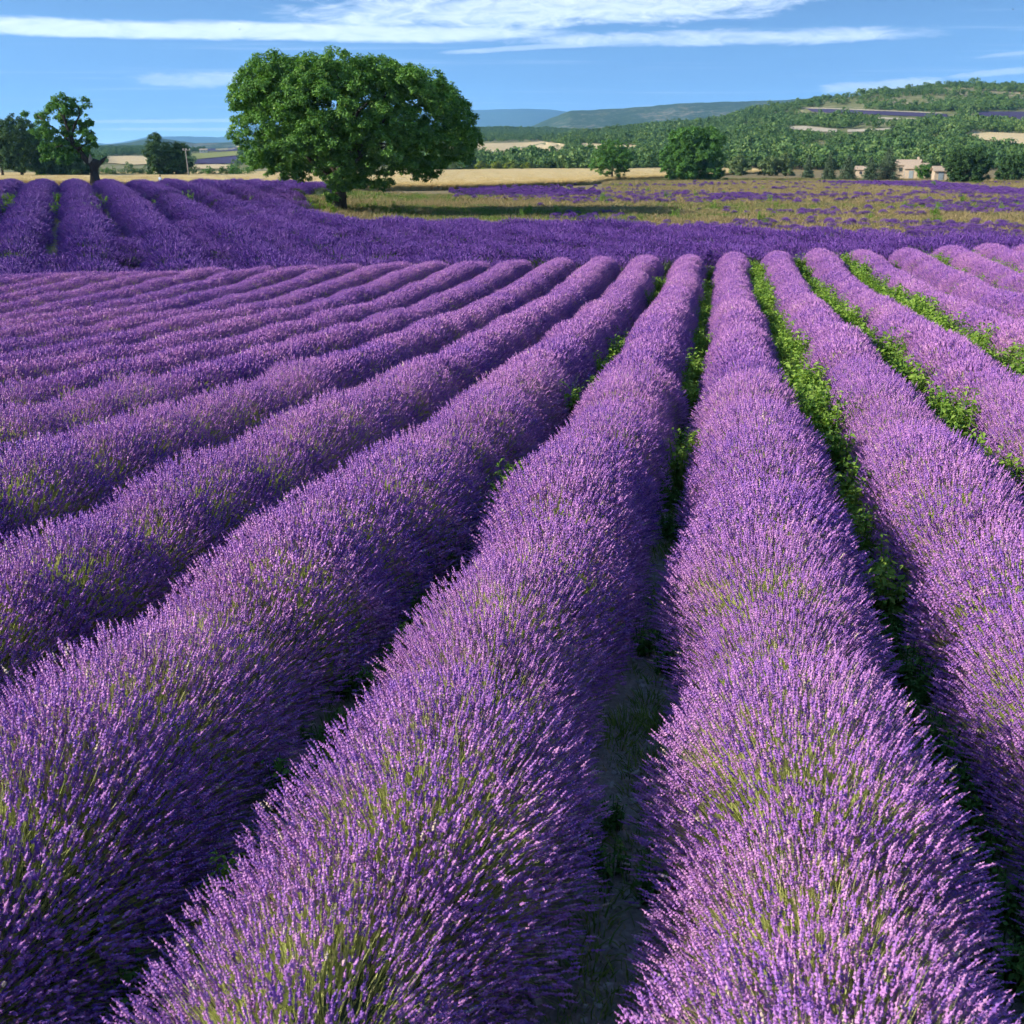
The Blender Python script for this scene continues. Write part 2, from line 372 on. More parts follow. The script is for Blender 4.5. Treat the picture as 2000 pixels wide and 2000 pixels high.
# crest lines in photo pixels, turned into heights at their real distances
NEAR_HILL = np.array([(700, 309), (900, 301), (1000, 285), (1055, 272), (1102, 264), (1164, 257), (1242, 247), (1335, 238), (1409, 230), (1462, 216), (1555, 203), (1617, 193), (1680, 188), (1711, 181), (1804, 178), (1897, 179), (2000, 183), (2200, 190), (2600, 230)], float)
FAR_HILL = np.array([(-600, 300), (-200, 297), (190, 294), (300, 292), (440, 288), (520, 276), (700, 262), (900, 256), (978, 253), (1040, 255), (1150, 262), (1300, 268), (2600, 268)], float)
NEAR_HILL[:, 1] += 5
def crest_tab(tab, d):
    out = [(math.degrees(math.atan2(P(a, b, d).x, d)), (P(a, b, d).z)) for a, b in tab]
    return np.array(out)
_NT, _FT = crest_tab(NEAR_HILL, 1000.0), crest_tab(FAR_HILL, 1900.0)

def ridge(d, az, tab, d0, dc, dback, p):
    zc = np.interp(az, tab[:, 0], tab[:, 1])
    t = np.clip((d - d0) / (dc - d0), 0, 1)
    up = np.power(t, p)
    dn = smooth01((d - dc) / (dback - dc))
    return np.maximum(zc, 0) * up * (1 - 0.7 * dn)

def ground(x, y, fine=True):
    x = np.asarray(x, float); y = np.asarray(y, float)
    z = np.interp(y, _sy, _sz)
    lat = x - axis0(np.minimum(y, 45))
    tilt = 0.029 * np.clip(lat, -30, 22) * smooth01((y - 8) / 12) * (1 - smooth01((y - 42) / 14))
    z = z + tilt
    # gentle swell carrying the violet rows on the left
    sw = smooth01((y - 55) / 45) * (1 - smooth01((y - 112) / 60)) * smooth01((-x - 4) / 22)
    z = z + 0.95 * sw
    d = np.hypot(x, y); az = np.degrees(np.arctan2(x, np.maximum(y, 1e-3)))
    far = smooth01((d - 380) / 200)
    h1 = ridge(d, az, _NT, 380, 1000, 1500, 1.25)
    h2 = ridge(d, az, _FT, 430, 1900, 2600, 1.35)
    h = np.maximum(h1, h2)
    bumps = (fbm(x / 150, y / 150, 4) - 0.5) * 12 * far * smooth01(h / 18)
    z = z + h + bumps
    if fine:
        z = z + (fbm(x * 0.35, y * 0.35, 4) - 0.5) * 0.10 * (1 - far)
    return z

def gz(x, y): return float(ground(np.array([x]), np.array([y]), False)[0])

def hit(px, py, lift=0.0, dmin=2.0, dmax=2500):
    """first point of the terrain under a photo pixel"""
    ds = np.geomspace(dmin, dmax, 3000)
    p = P(px, py, 1.0); dx, dz = p.x, p.z - EYE
    zz = EYE + dz * ds
    g = ground(dx * ds, ds, False) + lift
    i = np.argmax(zz < g)
    if not (zz < g).any(): i = len(ds) - 1
    d = ds[i]
    return Vector((dx * d, d, float(g[i]) - lift))

def build_ground():
    na, nd = 320, 330
    az = np.radians(np.linspace(-44, 44, na)); dd = np.concatenate([np.linspace(1.0, 50, 100, endpoint=False), np.geomspace(50, 2700, nd - 100)])
    A, D = np.meshgrid(az, dd)
    ox, oy = 0.0, -9.0
    X = ox + np.sin(A) * D; Y = oy + np.cos(A) * D
    Z = ground(X, Y)
    V = np.stack([X, Y, Z], -1).reshape(-1, 3)
    i = np.arange((nd - 1) * na).reshape(nd - 1, na)[:, :-1].ravel()
    F = np.stack([i, i + 1, i + na + 1, i + na], 1)
    Dc = D[:-1, :-1].ravel(); Yc = Y[:-1, :-1].ravel()
    mi = np.where(Yc < 41, 0, np.where(np.hypot(X[:-1, :-1].ravel(), Yc) < 420, 1, 2))
    o = mesh_obj('ground', V, F, (M['soil'], M['fallow'], M['hill']), mat_idx=mi, smooth=True)
    tag(o, kind='structure')
build_ground()

def ridge_object(name, mat, tab, d0, dc, db, base_z=-10, seed=0, rough=0.05, p=1.0):
    """a far range as a real ridge: foot, wooded slope, crest and back slope"""
    r = np.random.default_rng(seed)
    cols = np.linspace(tab[0][0], tab[-1][0], 260)
    cy = np.interp(cols, [a for a, b in tab], [b for a, b in tab])
    ts = np.concatenate([np.linspace(0, 1, 40), np.linspace(1, 2, 14)[1:]])
    V = []
    for t in ts:
        for c, y in zip(cols, cy):
            top = P(c, y, dc); dirx = top.x / dc
            if t <= 1: d = d0 + (dc - d0) * t; k = t ** p
            else: d = dc + (db - dc) * (t - 1); k = 1 - smooth01(t - 1)
            V.append((dirx * d, d, base_z + (top.z - base_z) * k))
    V = np.array(V)
    span = (V[:, 2].max() - base_z)
    env = np.clip(np.minimum(ts, 2 - ts), 0, 1).repeat(len(cols))
    sc_ = (dc - d0) / 3.0
    V[:, 2] += (fbm(V[:, 0] / sc_ + seed, V[:, 1] / sc_ * 0.6 + 3, 5) - 0.5) * span * rough * 8 * env * (1.02 - env) 
    V[:, 2] += (fbm(V[:, 0] / sc_ * 9, V[:, 1] / sc_ * 9, 3) - 0.5) * span * rough * 0.5 * env
    n = len(cols); i = np.arange((len(ts) - 1) * n).reshape(-1, n)[:, :-1].ravel()
    o = mesh_obj(name, V, np.stack([i, i + 1, i + n + 1, i + n], 1), (mat,), smooth=True)
    return tag(o, kind='structure')

ridge_object('mountains', M['mountain'], [(-900, 292), (-300, 286), (120, 284), (186, 278), (217, 281), (259, 274), (290, 267), (362, 266), (435, 268), (463, 253), (520, 240), (640, 226), (800, 217), (931, 214), (978, 214), (1024, 212), (1074, 214), (1105, 218), (1180, 226), (1400, 236), (1800, 236), (1870, 190), (1934, 172), (2000, 162), (2150, 158), (2600, 220)], 7000, 9500, 12500, seed=3, rough=0.03)
ridge_object('plateau', M['mesa'], [(960, 290), (1040, 246), (1074, 231), (1114, 216), (1158, 215), (1210, 212), (1273, 207), (1344, 201), (1428, 199), (1500, 197), (1593, 192), (1800, 190), (2300, 196)], 2700, 3800, 5200, seed=8, rough=0.05, p=1.1)
ridge_object('wooded_ridge', M['mesa'], [(-700, 292), (100, 288), (200, 283), (250, 279), (300, 268), (330, 272), (380, 280), (470, 277), (560, 268), (700, 262), (860, 280)], 2700, 3400, 4400, seed=5, rough=0.04)

# ------------------------------------------------------------------ scattering
def scatter_group(name, protos):
    g = bpy.data.node_groups.new(name, 'GeometryNodeTree')
    g.interface.new_socket('Geometry', in_out='INPUT', socket_type='NodeSocketGeometry')
    g.interface.new_socket('Geometry', in_out='OUTPUT', socket_type='NodeSocketGeometry')
    N, L = g.nodes, g.links
    gi, go = N.new('NodeGroupInput'), N.new('NodeGroupOutput')
    join = N.new('GeometryNodeJoinGeometry')
    for me in reversed(protos):
        ob = bpy.data.objects.new(name, me)
        oi = N.new('GeometryNodeObjectInfo'); oi.inputs['Object'].default_value = ob
        ti = N.new('GeometryNodeGeometryToInstance')
        L.new(oi.outputs['Geometry'], ti.inputs[0]); L.new(ti.outputs[0], join.inputs[0])
    def named(n, t):
        a = N.new('GeometryNodeInputNamedAttribute'); a.data_type = t; a.inputs['Name'].default_value = n
        return a.outputs['Attribute']
    ip = N.new('GeometryNodeInstanceOnPoints'); ip.inputs['Pick Instance'].default_value = True
    L.new(gi.outputs[0], ip.inputs['Points']); L.new(join.outputs[0], ip.inputs['Instance'])
    L.new(named('vi', 'INT'), ip.inputs['Instance Index'])
    L.new(named('rot', 'FLOAT_VECTOR'), ip.inputs['Rotation'])
    L.new(named('sc', 'FLOAT_VECTOR'), ip.inputs['Scale'])
    L.new(ip.outputs[0], go.inputs[0])
    return g

def eulers(dirs, spin):
    """euler angles turning +Z onto dirs with a spin about it"""
    d = unit(dirs); th = np.arccos(np.clip(d[:, 2], -1, 1)); ph = np.arctan2(d[:, 1], d[:, 0])
    c1, s1, c2, s2, c3, s3 = np.cos(ph), np.sin(ph), np.cos(th), np.sin(th), np.cos(spin), np.sin(spin)
    R00 = c1 * c2 * c3 - s1 * s3; R10 = s1 * c2 * c3 + c1 * s3; R20 = -s2 * c3
    R21 = s2 * s3; R22 = c2
    return np.stack([np.arctan2(R21, R22), np.arcsin(np.clip(-R20, -1, 1)), np.arctan2(R10, R00)], 1)

def scatter(name, pts, dirs, scale, nvar, group, parent=None, tint=None, spin=None, kind='stuff'):
    n = len(pts)
    me = bpy.data.meshes.new(name); me.vertices.add(n)
    me.vertices.foreach_set('co', np.asarray(pts, np.float32).ravel())
    spin = rng.random(n) * 2 * math.pi if spin is None else spin
    scale = np.asarray(scale, float)
    if scale.ndim == 1: scale = np.repeat(scale[:, None], 3, 1)
    a = me.attributes.new('rot', 'FLOAT_VECTOR', 'POINT'); a.data.foreach_set('vector', eulers(dirs, spin).astype(np.float32).ravel())
    a = me.attributes.new('sc', 'FLOAT_VECTOR', 'POINT'); a.data.foreach_set('vector', scale.astype(np.float32).ravel())
    a = me.attributes.new('vi', 'INT', 'POINT'); a.data.foreach_set('value', rng.integers(0, nvar, n).astype(np.int32))
    a = me.attributes.new('tint', 'FLOAT', 'POINT'); a.data.foreach_set('value', (rng.random(n) if tint is None else tint).astype(np.float32))
    o = link(bpy.data.objects.new(name, me), parent)
    md = o.modifiers.new('plants', 'NODES'); md.node_group = group
    if kind: o['kind'] = kind
    return o

# ------------------------------------------------------------------ lavender plants
def frames(d):
    d = unit(d); a = unit(np.cross(d, np.array([0.31, 0.87, 0.23]))); b = np.cross(d, a); return d, a, b

def spikes_mesh(name, p, d, h, spike, rad, rnd, sides, whorls, stem_w, mats, extra=None):
    """stems with flower spikes at p, growing along d: each spike is a stack of whorls"""
    n = len(p); d, a, b = frames(d)
    L = spike * rng.uniform(0.7, 1.3, n)
    q = p + d * h[:, None]
    V = []; Q = []; T = []; AT = []; QM = []; TM = []; off = 0
    # stems: flat tapering blades, bowed
    th = rng.random(n) * 6.283
    s = (a * np.cos(th)[:, None] + b * np.sin(th)[:, None]) * stem_w
    bow = (a * rng.normal(0, 1, n)[:, None] + b * rng.normal(0, 1, n)[:, None]) * (h * 0.03)[:, None]
    mid = (p + q) / 2 + bow
    V.append(np.stack([p - s, p + s, mid + s * 0.9, mid - s * 0.9, q + d * 0.006], 1).reshape(-1, 3))
    k = np.arange(n)[:, None] * 5
    Q.append(k + np.array([[0, 1, 2, 3]])); T.append(k + np.array([[3, 2, 4]]))
    QM += [1] * n; TM += [1] * n
    AT.append(np.repeat(rng.uniform(0.1, 0.75, n), 5)); off = 5 * n
    # spikes
    d2 = unit(d + rng.normal(0, 0.07, (n, 3))); _, a, b = frames(d2)
    for w_ in range(whorls):
        t = (w_ + 0.5) / whorls
        hh = L / whorls
        r = rad * (0.72 + 0.5 * math.sin(math.pi * min(1, t * 1.05 + 0.12))) * rng.uniform(0.8, 1.2, n)
        if w_ == whorls - 1: r = r * 0.6
        base = q + d2 * (hh * (w_ + 0.5))[:, None] + (a * rng.normal(0, 0.15, n)[:, None] + b * rng.normal(0, 0.15, n)[:, None]) * rad
        if w_ == 0 and whorls >= 5: base = base - d2 * (rng.random(n) < 0.5)[:, None] * 0.012
        o = rng.random(n) * 6.283
        ring = [base + (a * np.cos(o + 6.283 * j / sides)[:, None] + b * np.sin(o + 6.283 * j / sides)[:, None]) * (r * rng.uniform(0.75, 1.25, n))[:, None] + d2 * (rng.normal(0, 0.12, n) * hh)[:, None] for j in range(sides)]
        V.append(np.stack(ring + [base - d2 * (hh * 0.6)[:, None], base + d2 * (hh * 0.68)[:, None]], 1).reshape(-1, 3))
        k = off + np.arange(n)[:, None] * (sides + 2)
        for j in range(sides):
            j2 = (j + 1) % sides
            T.append(k + np.array([[j, j2, sides + 1]])); T.append(k + np.array([[j2, j, sides]])); TM += [0] * (2 * n)
        AT.append(np.repeat(np.clip(rnd + rng.uniform(-0.12, 0.12, n), 0, 1), sides + 2)); off += n * (sides + 2)
    if extra is not None:       # narrow grey-green leaves at the foot
        ep, ed, eh, ew = extra; m = len(ep); ed, ea, eb = frames(ed)
        th = rng.random(m) * 6.283; s = (ea * np.cos(th)[:, None] + eb * np.sin(th)[:, None]) * ew
        e1 = ep + ed * (eh * 0.55)[:, None]; e2 = ep + ed * eh[:, None] + ea * (eh * 0.12 * rng.normal(0, 1, m))[:, None]
        V.append(np.stack([ep - s * 0.5, ep + s * 0.5, e1 + s, e1 - s, e2], 1).reshape(-1, 3))
        k = off + np.arange(m)[:, None] * 5
        Q.append(k + np.array([[0, 1, 2, 3]])); T.append(k + np.array([[3, 2, 4]])); QM += [1] * m; TM += [1] * m
        AT.append(np.repeat(rng.uniform(0.05, 0.6, m), 5)); off += 5 * m
    return np_mesh(name, np.concatenate(V), [np.concatenate(Q), np.concatenate(T)], mats, QM + TM, False, {'rnd': np.concatenate(AT)})

def plant_mesh(name, stems, rx, ry, rz, h0, h1, spike, rad, sides, whorls, stem_w, mats, fan, leaves, leaf_w, bald=0.0, lift=0.34, fuzz=1.0):
    """one bush: +Y runs along the row; stems radiate from the mound"""
    # cross-section angle, position along the row
    c = rng.uniform(-1.66, 1.66, stems); l = rng.uniform(-1, 1, stems)
    prof = np.sqrt(np.clip(1 - 0.45 * np.abs(l) ** 3 * fan, 0.1, 1))
    x = np.sin(c) * rx * prof; z = np.maximum(np.cos(c), 0.0) * rz * prof * 0.93 + 0.02; y = l * ry
    inner = rng.random(stems) ** 3 * 0.35                    # some stems start inside the mound
    p = np.stack([x * (1 - inner), y, z * (1 - inner * 0.6)], 1)
    d = np.stack([np.sin(c) * 0.92, l * fan * 0.75, np.maximum(np.cos(c), 0) + lift], 1)
    d = unit(d) + rng.normal(0, 0.13, (stems, 3)); d[:, 2] = np.maximum(d[:, 2], 0.08); d = unit(d)
    h = rng.uniform(h0, h1, stems) * (1 - 0.20 * np.abs(np.sin(c)) ** 3) * (1 + 0.10 * (1 - l * l))
    n2 = fbm(p[:, 0] * 5 + rng.random() * 40, p[:, 1] * 5, 3)
    h = h * (1 + fuzz * (-0.14 + 0.32 * n2))
    keep = np.ones(stems, bool)
    for k in range(int(bald * 4 + 0.5)):
        bx, by = rng.uniform(-0.9, 0.9), rng.uniform(-0.9, 0.9)
        keep &= (np.hypot(c - bx, (l - by) * 1.2) > rng.uniform(0.15, 0.34)) | (rng.random(stems) < 0.3)
    p, d, h, n2 = p[keep], d[keep], h[keep], n2[keep]
    rnd = np.clip(0.30 + (n2 - 0.5) * 0.55 + rng.normal(0, 0.13, len(p)), 0, 0.8)
    rnd[rng.random(len(p)) < 0.010] = 0.99
    c = rng.uniform(-1.6, 1.6, leaves); l = rng.uniform(-1, 1, leaves)
    ep = np.stack([np.sin(c) * rx * 0.95, l * ry, np.maximum(np.cos(c), 0) * rz * 0.9 + 0.02], 1)
    ed = unit(np.stack([np.sin(c), l * fan * 0.5, np.maximum(np.cos(c), 0) + 0.4], 1) + rng.normal(0, 0.3, (leaves, 3)))
    return spikes_mesh(name, p, d, h, spike, rad, rnd, sides, whorls, stem_w, mats, (ep, ed, rng.uniform(0.07, 0.20, leaves), leaf_w))

NEARM, DARKM = (M['spike'], M['stem']), (M['spike_dark'], M['stem_dark'])
PLANT0 = [plant_mesh('lavender_plant', 5800, 0.335, 0.60, 0.45, 0.13, 0.38, 0.050, 0.0055, 4, 4, 0.0015, NEARM, 0.62, 800, 0.004, (0, 0.2, 0.3, 0.9)[k]) for k in range(4)]
PLANT1 = [plant_mesh('lavender_plant', 4600, 0.36, 0.62, 0.45, 0.17, 0.37, 0.054, 0.0072, 4, 3, 0.0018, NEARM, 0.40, 260, 0.007, (0, 0.1, 0.2, 0.5)[k]) for k in range(4)]
G2 = scatter_group('lavender_plant_far', [plant_mesh('plant_far', 2800, 0.33, 0.70, 0.49, 0.265, 0.335, 0.068, 0.0105, 3, 2, 0.0030, NEARM, 0.22, 200, 0.014, (0, 0, 0.15, 0, 0.1)[k], 0.30, 0.4) for k in range(5)])
G3 = scatter_group('violet_plant', [plant_mesh('plant_violet', 1050, 0.62, 1.0, 0.50, 0.24, 0.48, 0.15, 0.016, 3, 2, 0.005, DARKM, 0.3, 160, 0.02, (0, 0.4, 0.2, 0.8, 0.2)[k]) for k in range(5)])

# ------------------------------------------------------------------ the rows in front
PITCH_X = 1.5
def in_view(x, y, margin=2.6):
    return np.abs(x) < np.maximum(y, 0) * 0.475 + margin + 1.0

ORD = ['first', 'second', 'third', 'fourth', 'fifth', 'sixth', 'seventh', 'eighth', 'ninth', 'tenth', 'eleventh', 'twelfth', 'thirteenth', 'fourteenth', 'fifteenth', 'sixteenth', 'seventeenth', 'eighteenth', 'nineteenth', 'twentieth']

def row_mound(name, cx, cy, rx, rz, mat, z0, dirx, diry, parent=None):
    """continuous low mound of foliage under a row: cross sections along its line"""
    prof = np.array([(-1.0, -0.10), (-0.98, 0.25), (-0.82, 0.62), (-0.45, 0.92), (0.0, 1.0), (0.45, 0.92), (0.82, 0.62), (0.98, 0.25), (1.0, -0.10)])
    k = len(prof); V = np.zeros((len(cx), k, 3))
    jit = rng.random((len(cx), k)) * 0.16 + 0.92
    V[:, :, 0] = cx[:, None] + prof[None, :, 0] * rx[:, None] * jit * diry
    V[:, :, 1] = cy[:, None] - prof[None, :, 0] * rx[:, None] * jit * dirx
    V[:, :, 2] = z0[:, None] + prof[None, :, 1] * rz[:, None] * jit
    n = len(cx); i = np.arange((n - 1) * k).reshape(n - 1, k)[:, :-1].ravel()
    F = np.stack([i, i + k, i + k + 1, i + 1], 1)
    return mesh_obj(name, V.reshape(-1, 3), F, (mat,), parent, smooth=True)

def lavender_row(n, label):
    ph = math.atan(0.184); tx, ty = math.sin(ph), math.cos(ph)
    y0 = 0.6 + rng.random() * 0.8; yend = 39.0 + rng.normal(0, 0.35) - 0.0
    # plants along the row
    ys = [y0]
    while ys[-1] < yend: ys.append(ys[-1] + (rng.uniform(0.85, 1.15) if ys[-1] < 12 else rng.uniform(0.78, 0.98)))
    ys = np.array(ys)
    xs = row_x(n, ys) + rng.normal(0, 0.035, len(ys))
    keep = in_view(xs, ys); ys, xs = ys[keep], xs[keep]
    if len(ys) < 3: return None
    size = rng.uniform(0.86, 1.12, len(ys)); size[rng.random(len(ys)) < 0.05] *= 0.88
    size = 1 + (size - 1) * np.interp(np.hypot(xs, ys), [6, 14], [1.0, 0.35])
    # mound
    cy = np.linspace(ys[0] - 0.5, ys[-1] + 0.5, max(12, int((ys[-1] - ys[0]) / 0.22)))
    near = np.abs(cy[:, None] - ys[None, :]); j = near.argmin(1); dist = near.min(1)
    sz = size[j] * (1 - 0.2 * smooth01(dist / 0.6))
    endf = np.clip(np.minimum(cy - cy[0], cy[-1] - cy) / 0.45, 0.05, 1) ** 0.5
    cx = row_x(n, cy)
    z0 = ground(cx, cy)
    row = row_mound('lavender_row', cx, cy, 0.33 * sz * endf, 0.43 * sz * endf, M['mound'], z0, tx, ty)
    tag(row, label, 'lavender row', 'rows of mauve lavender running away from the viewer')
    # bushes: close ones one by one, the rest of the row as one mass of stems
    zs = ground(xs, ys); far = []
    rz = -ph
    for X, Yc, Z, s in zip(xs, ys, zs, size):
        d = math.hypot(X, Yc)
        ti = float(np.clip(0.15 + 1.1 * (float(fbm(X * 0.35, Yc * 0.35, 3)) - 0.2) + rng.normal(0, 0.10), 0, 1))
        turn = rz + (math.pi if rng.random() < 0.5 else 0) + rng.normal(0, 0.06)
        if d < 15:
            o = bpy.data.objects.new('lavender_plant', (PLANT0 if d < 6.6 else PLANT1)[3 if (Yc < 4.6 and n in (-1, 0) and rng.random() < 0.6) else rng.integers(0, 4)])
            link(o, row); o.location = (X, Yc, Z); o.rotation_euler = (0, 0, turn); o.scale = (s * (1 + (0.10 if n >= 0 else (0.06 if n == -1 else 0.12)) * float(np.interp(d, [3, 11], [1, 0]))), s * 1.02, s * rng.uniform(0.95, 1.06))
            o['tint'] = ti
        else: far.append((X, Yc, Z, s, turn, ti))
    if far:
        f = np.array(far)
        up = np.zeros((len(f), 3)); up[:, 2] = 1
        scatter('flower_stems', f[:, :3], up, np.stack([f[:, 3], f[:, 3], f[:, 3]], 1), 5, G2, row, f[:, 5], f[:, 4])
    return row

for n in range(-18, 9):
    if n == 0: lab = 'wide mauve lavender row on the right side of the bare soil path'
    elif n == -1: lab = 'wide mauve lavender row on the left side of the bare soil path'
    elif n < 0: lab = f'mauve lavender row, {ORD[-n - 1]} one left of the bare soil path'
    else: lab = f'mauve lavender row, {ORD[n]} one right of the bare soil path'
    lavender_row(n, lab)

# ------------------------------------------------------------------ the violet field beyond
PSI = R(-21.2); FX, FY = math.sin(PSI), math.cos(PSI)       # row direction
VP_ = 3.2; S0 = 0.70                                        # spacing, offset of the row centres
def lav_density(x, y):
    """how much of the violet field is planted at a point"""
    z = ground(x, y, False); px, py = proj(x, y, z)
    n = fbm(x * 0.05 + 9, y * 0.05 + 3, 4); n2 = fbm(x * 0.16 + 3, y * 0.16, 3)
    edge = 458 + np.clip(px - 950, 0, 1100) * 0.042 + (n - 0.5) * 20
    dens = np.where(py > edge, 1.0, 0.0)
    left = (px < 655 + (n - 0.5) * 40) & (y < 132 + (n2 - 0.5) * 8)
    dens = np.maximum(dens, np.where(left, 1.0, 0.0))
    clump = ((px > 575) & (px < 1075) & (py > 384) & (py < 446 + np.clip(px - 560, 0, 300) * 0.03))
    clump |= (px > 655) & (px < 900) & (py > 360) & (py < 450)
    dens = np.where(clump, 0.0, dens)
    # thin, gappy stand on the right
    thin = np.clip((n - 0.36) * 2.6, 0, 1) * np.clip((n2 - 0.30) * 4, 0.1, 1) * 0.32 * np.clip((py - 360) / 30, 0.3, 1)
    fall = (px > 880) & (py <= edge) & ~clump
    thin = np.maximum(thin, 0.8 * np.clip(1 - (edge - py) / 24, 0, 1) * np.clip((n2 - 0.25) * 3, 0.2, 1))
    dens = np.maximum(dens, np.where(fall & (py > 352), thin, 0))
    pe = np.exp(-((px - 1030) / 130) ** 2 - ((py - 379 - (px - 1030) * 0.02) / 9) ** 2)
    dens = np.maximum(dens, np.where(px > 880, 0.55 * pe * np.clip((n2 - 0.2) * 2.5, 0.2, 1), 0))
    strip_y = np.interp(px, [1440, 1600, 1800, 2000, 2200], [342, 347, 360, 377, 394])
    strip = (px > 1440) & (np.abs(py - strip_y - 3) < 7 + (n2 - 0.5) * 6)
    dens = np.maximum(dens, np.where(strip, 0.5, 0))
    return dens, px, py

def violet_rows():
    mass = []
    for k in range(-7, 55):
        s = S0 + VP_ * k
        ts = np.arange(20, 300, 1.95) + rng.uniform(-0.3, 0.3)
        ts = ts + rng.normal(0, 0.12, len(ts))
        x = s * FY + ts * FX; y = -s * FX + ts * FY
        x = x + rng.normal(0, 0.06, len(x))
        dens, px, py = lav_density(x, y); dens = np.where(dens > 0.9, dens, 0)
        lim = 40.6 + rng.uniform(-0.3, 0.6)
        ok = (y > lim) & (y < 215) & (px > -110) & (px < 2110) & (rng.random(len(x)) < dens)
        x, y, px, py = x[ok], y[ok], px[ok], py[ok]
        if len(x) == 0: continue
        z = ground(x, y)
        sz = rng.uniform(1.15, 1.5, len(x)) * np.where((px > 880) & (py < 458 + np.clip(px - 950, 0, 1100) * 0.042), 0.6 * rng.uniform(0.6, 1.15, len(px)), 1.0)
        up = np.zeros((len(x), 3)); up[:, 2] = 1
        spin = -PSI + np.where(rng.random(len(x)) < 0.5, 0, math.pi) + rng.normal(0, 0.08, len(x))
        tint = np.clip(0.5 + rng.normal(0, 0.22, len(x)) + (fbm(x * 0.06, y * 0.06, 3) - 0.5), 0, 1)
        pts = np.stack([x, y, z], 1)
        main = (px < 700) & (y < 135)
        if -5 <= k <= 7 and main.sum() > 8:
            ym = np.sort(y[main]); 
            cy = np.arange(ym[0] - 0.7, ym[-1] + 0.7, 0.6); cx = (s * FY) + (cy + s * FX) / FY * FX
            dn = lav_density(cx, cy)[0]
            f = np.clip(np.minimum(cy - cy[0], cy[-1] - cy) / 1.0, 0.05, 1) ** 0.5 * np.where(dn > 0.3, 1, 0.15)
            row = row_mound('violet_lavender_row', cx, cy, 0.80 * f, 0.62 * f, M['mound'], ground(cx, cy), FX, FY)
            tag(row, f'deep violet lavender row beyond the mauve field, {ORD[k + 5]} counted from the left', 'lavender row', 'deep violet rows leading to the wheat on the left')
            scatter('flower_stems', pts[main], up[main], np.stack([sz, sz * 1.05, sz * 0.80], 1)[main], 5, G3, row, tint[main], spin[main])
            main = ~main
        else: main = np.ones(len(x), bool)
        if main.any(): mass.append((pts[main], up[main], sz[main], tint[main], spin[main]))
    # towards the middle the bushes have grown together
    for k in range(-2, 55):
        s = S0 + VP_ * (k + 0.5); ts = np.arange(20, 140, 1.5) + rng.uniform(-0.3, 0.3); ts = ts + rng.normal(0, 0.2, len(ts))
        x = s * FY + ts * FX + rng.normal(0, 0.2, len(ts)); y = -s * FX + ts * FY
        dens, px, py = lav_density(x, y)
        ok = (y > 40.8) & (px < 2110) & (px > 330 + (470 - py) * 3) & (dens > 0.9) & (py > 400) & (rng.random(len(x)) < 0.93)
        x, y = x[ok], y[ok]
        if len(x): mass.append((np.stack([x, y, ground(x, y)], 1), np.tile([0, 0, 1.0], (len(x), 1)), rng.uniform(1.0, 1.3, len(x)), np.clip(rng.normal(0.5, 0.25, len(x)), 0, 1), rng.random(len(x)) * 6.28))
    p, u, sz, ti, sp = [np.concatenate(q) for q in zip(*mass)]
    o = scatter('violet_lavender', p, u, np.stack([sz, sz, sz * 0.74], 1), 5, G3, None, ti, sp)
    tag(o, 'deep violet lavender spread between the mauve rows and the thin dry meadow', 'lavender')
    # the thin stand on the right: small scattered plants along the old rows
    n = 120000
    y = 60 + 150 * rng.random(n) ** 1.1; px = rng.uniform(860, 2080, n); x = (px - 1000) / FPX * y * 0.985
    s_ = x * FY - y * FX                                            # across the rows
    band = 0.5 + 0.5 * np.cos(2 * math.pi * (s_ - S0) / VP_)
    dens, px, py = lav_density(x, y)
    ok = (rng.random(n) < dens * (0.25 + 0.75 * band)) & (dens < 0.97)
    x, y = x[ok], y[ok]; up = np.zeros((len(x), 3)); up[:, 2] = 1
    q = rng.uniform(0.15, 0.38, len(x))
    o = scatter('thin_lavender', np.stack([x, y, ground(x, y)], 1), up, np.stack([q, q * 0.7, q * 1.35], 1), 5, G3, None, rng.random(len(x)) * 0.9)
    tag(o, 'thin small lavender plants scattered through the dry meadow on the right', 'lavender')
violet_rows()

# ------------------------------------------------------------------ grasses, wheat and weeds
def grass_mesh(name, n, R0, h0, h1, w_, mat, spread=0.35, ear=0.0):
    a = rng.random(n) * 6.283; rr = R0 * np.sqrt(rng.random(n))
    p = np.stack([np.cos(a) * rr, np.sin(a) * rr, np.full(n, -0.03)], 1)
    d = unit(np.stack([np.cos(a) * rr / R0 * spread, np.sin(a) * rr / R0 * spread, np.ones(n)], 1) + rng.normal(0, 0.18, (n, 3)))
    h = rng.uniform(h0, h1, n); _, e, f = frames(d); th = rng.random(n) * 6.283
    s = (e * np.cos(th)[:, None] + f * np.sin(th)[:, None]) * w_
    m = p + d * (h * 0.6)[:, None]; q = p + d * h[:, None] + np.stack([np.cos(a), np.sin(a), -0.4 * np.ones(n)], 1) * (h * 0.14)[:, None]
    V = np.stack([p - s, p + s, m + s, m - s, q], 1).reshape(-1, 3); k = np.arange(n)[:, None] * 5
    return np_mesh(name, V, [k + np.array([[0, 1, 2, 3]]), k + np.array([[3, 2, 4]])], (mat,), None, False, {'rnd': np.repeat(rng.uniform(0, 0.75, n), 5)})

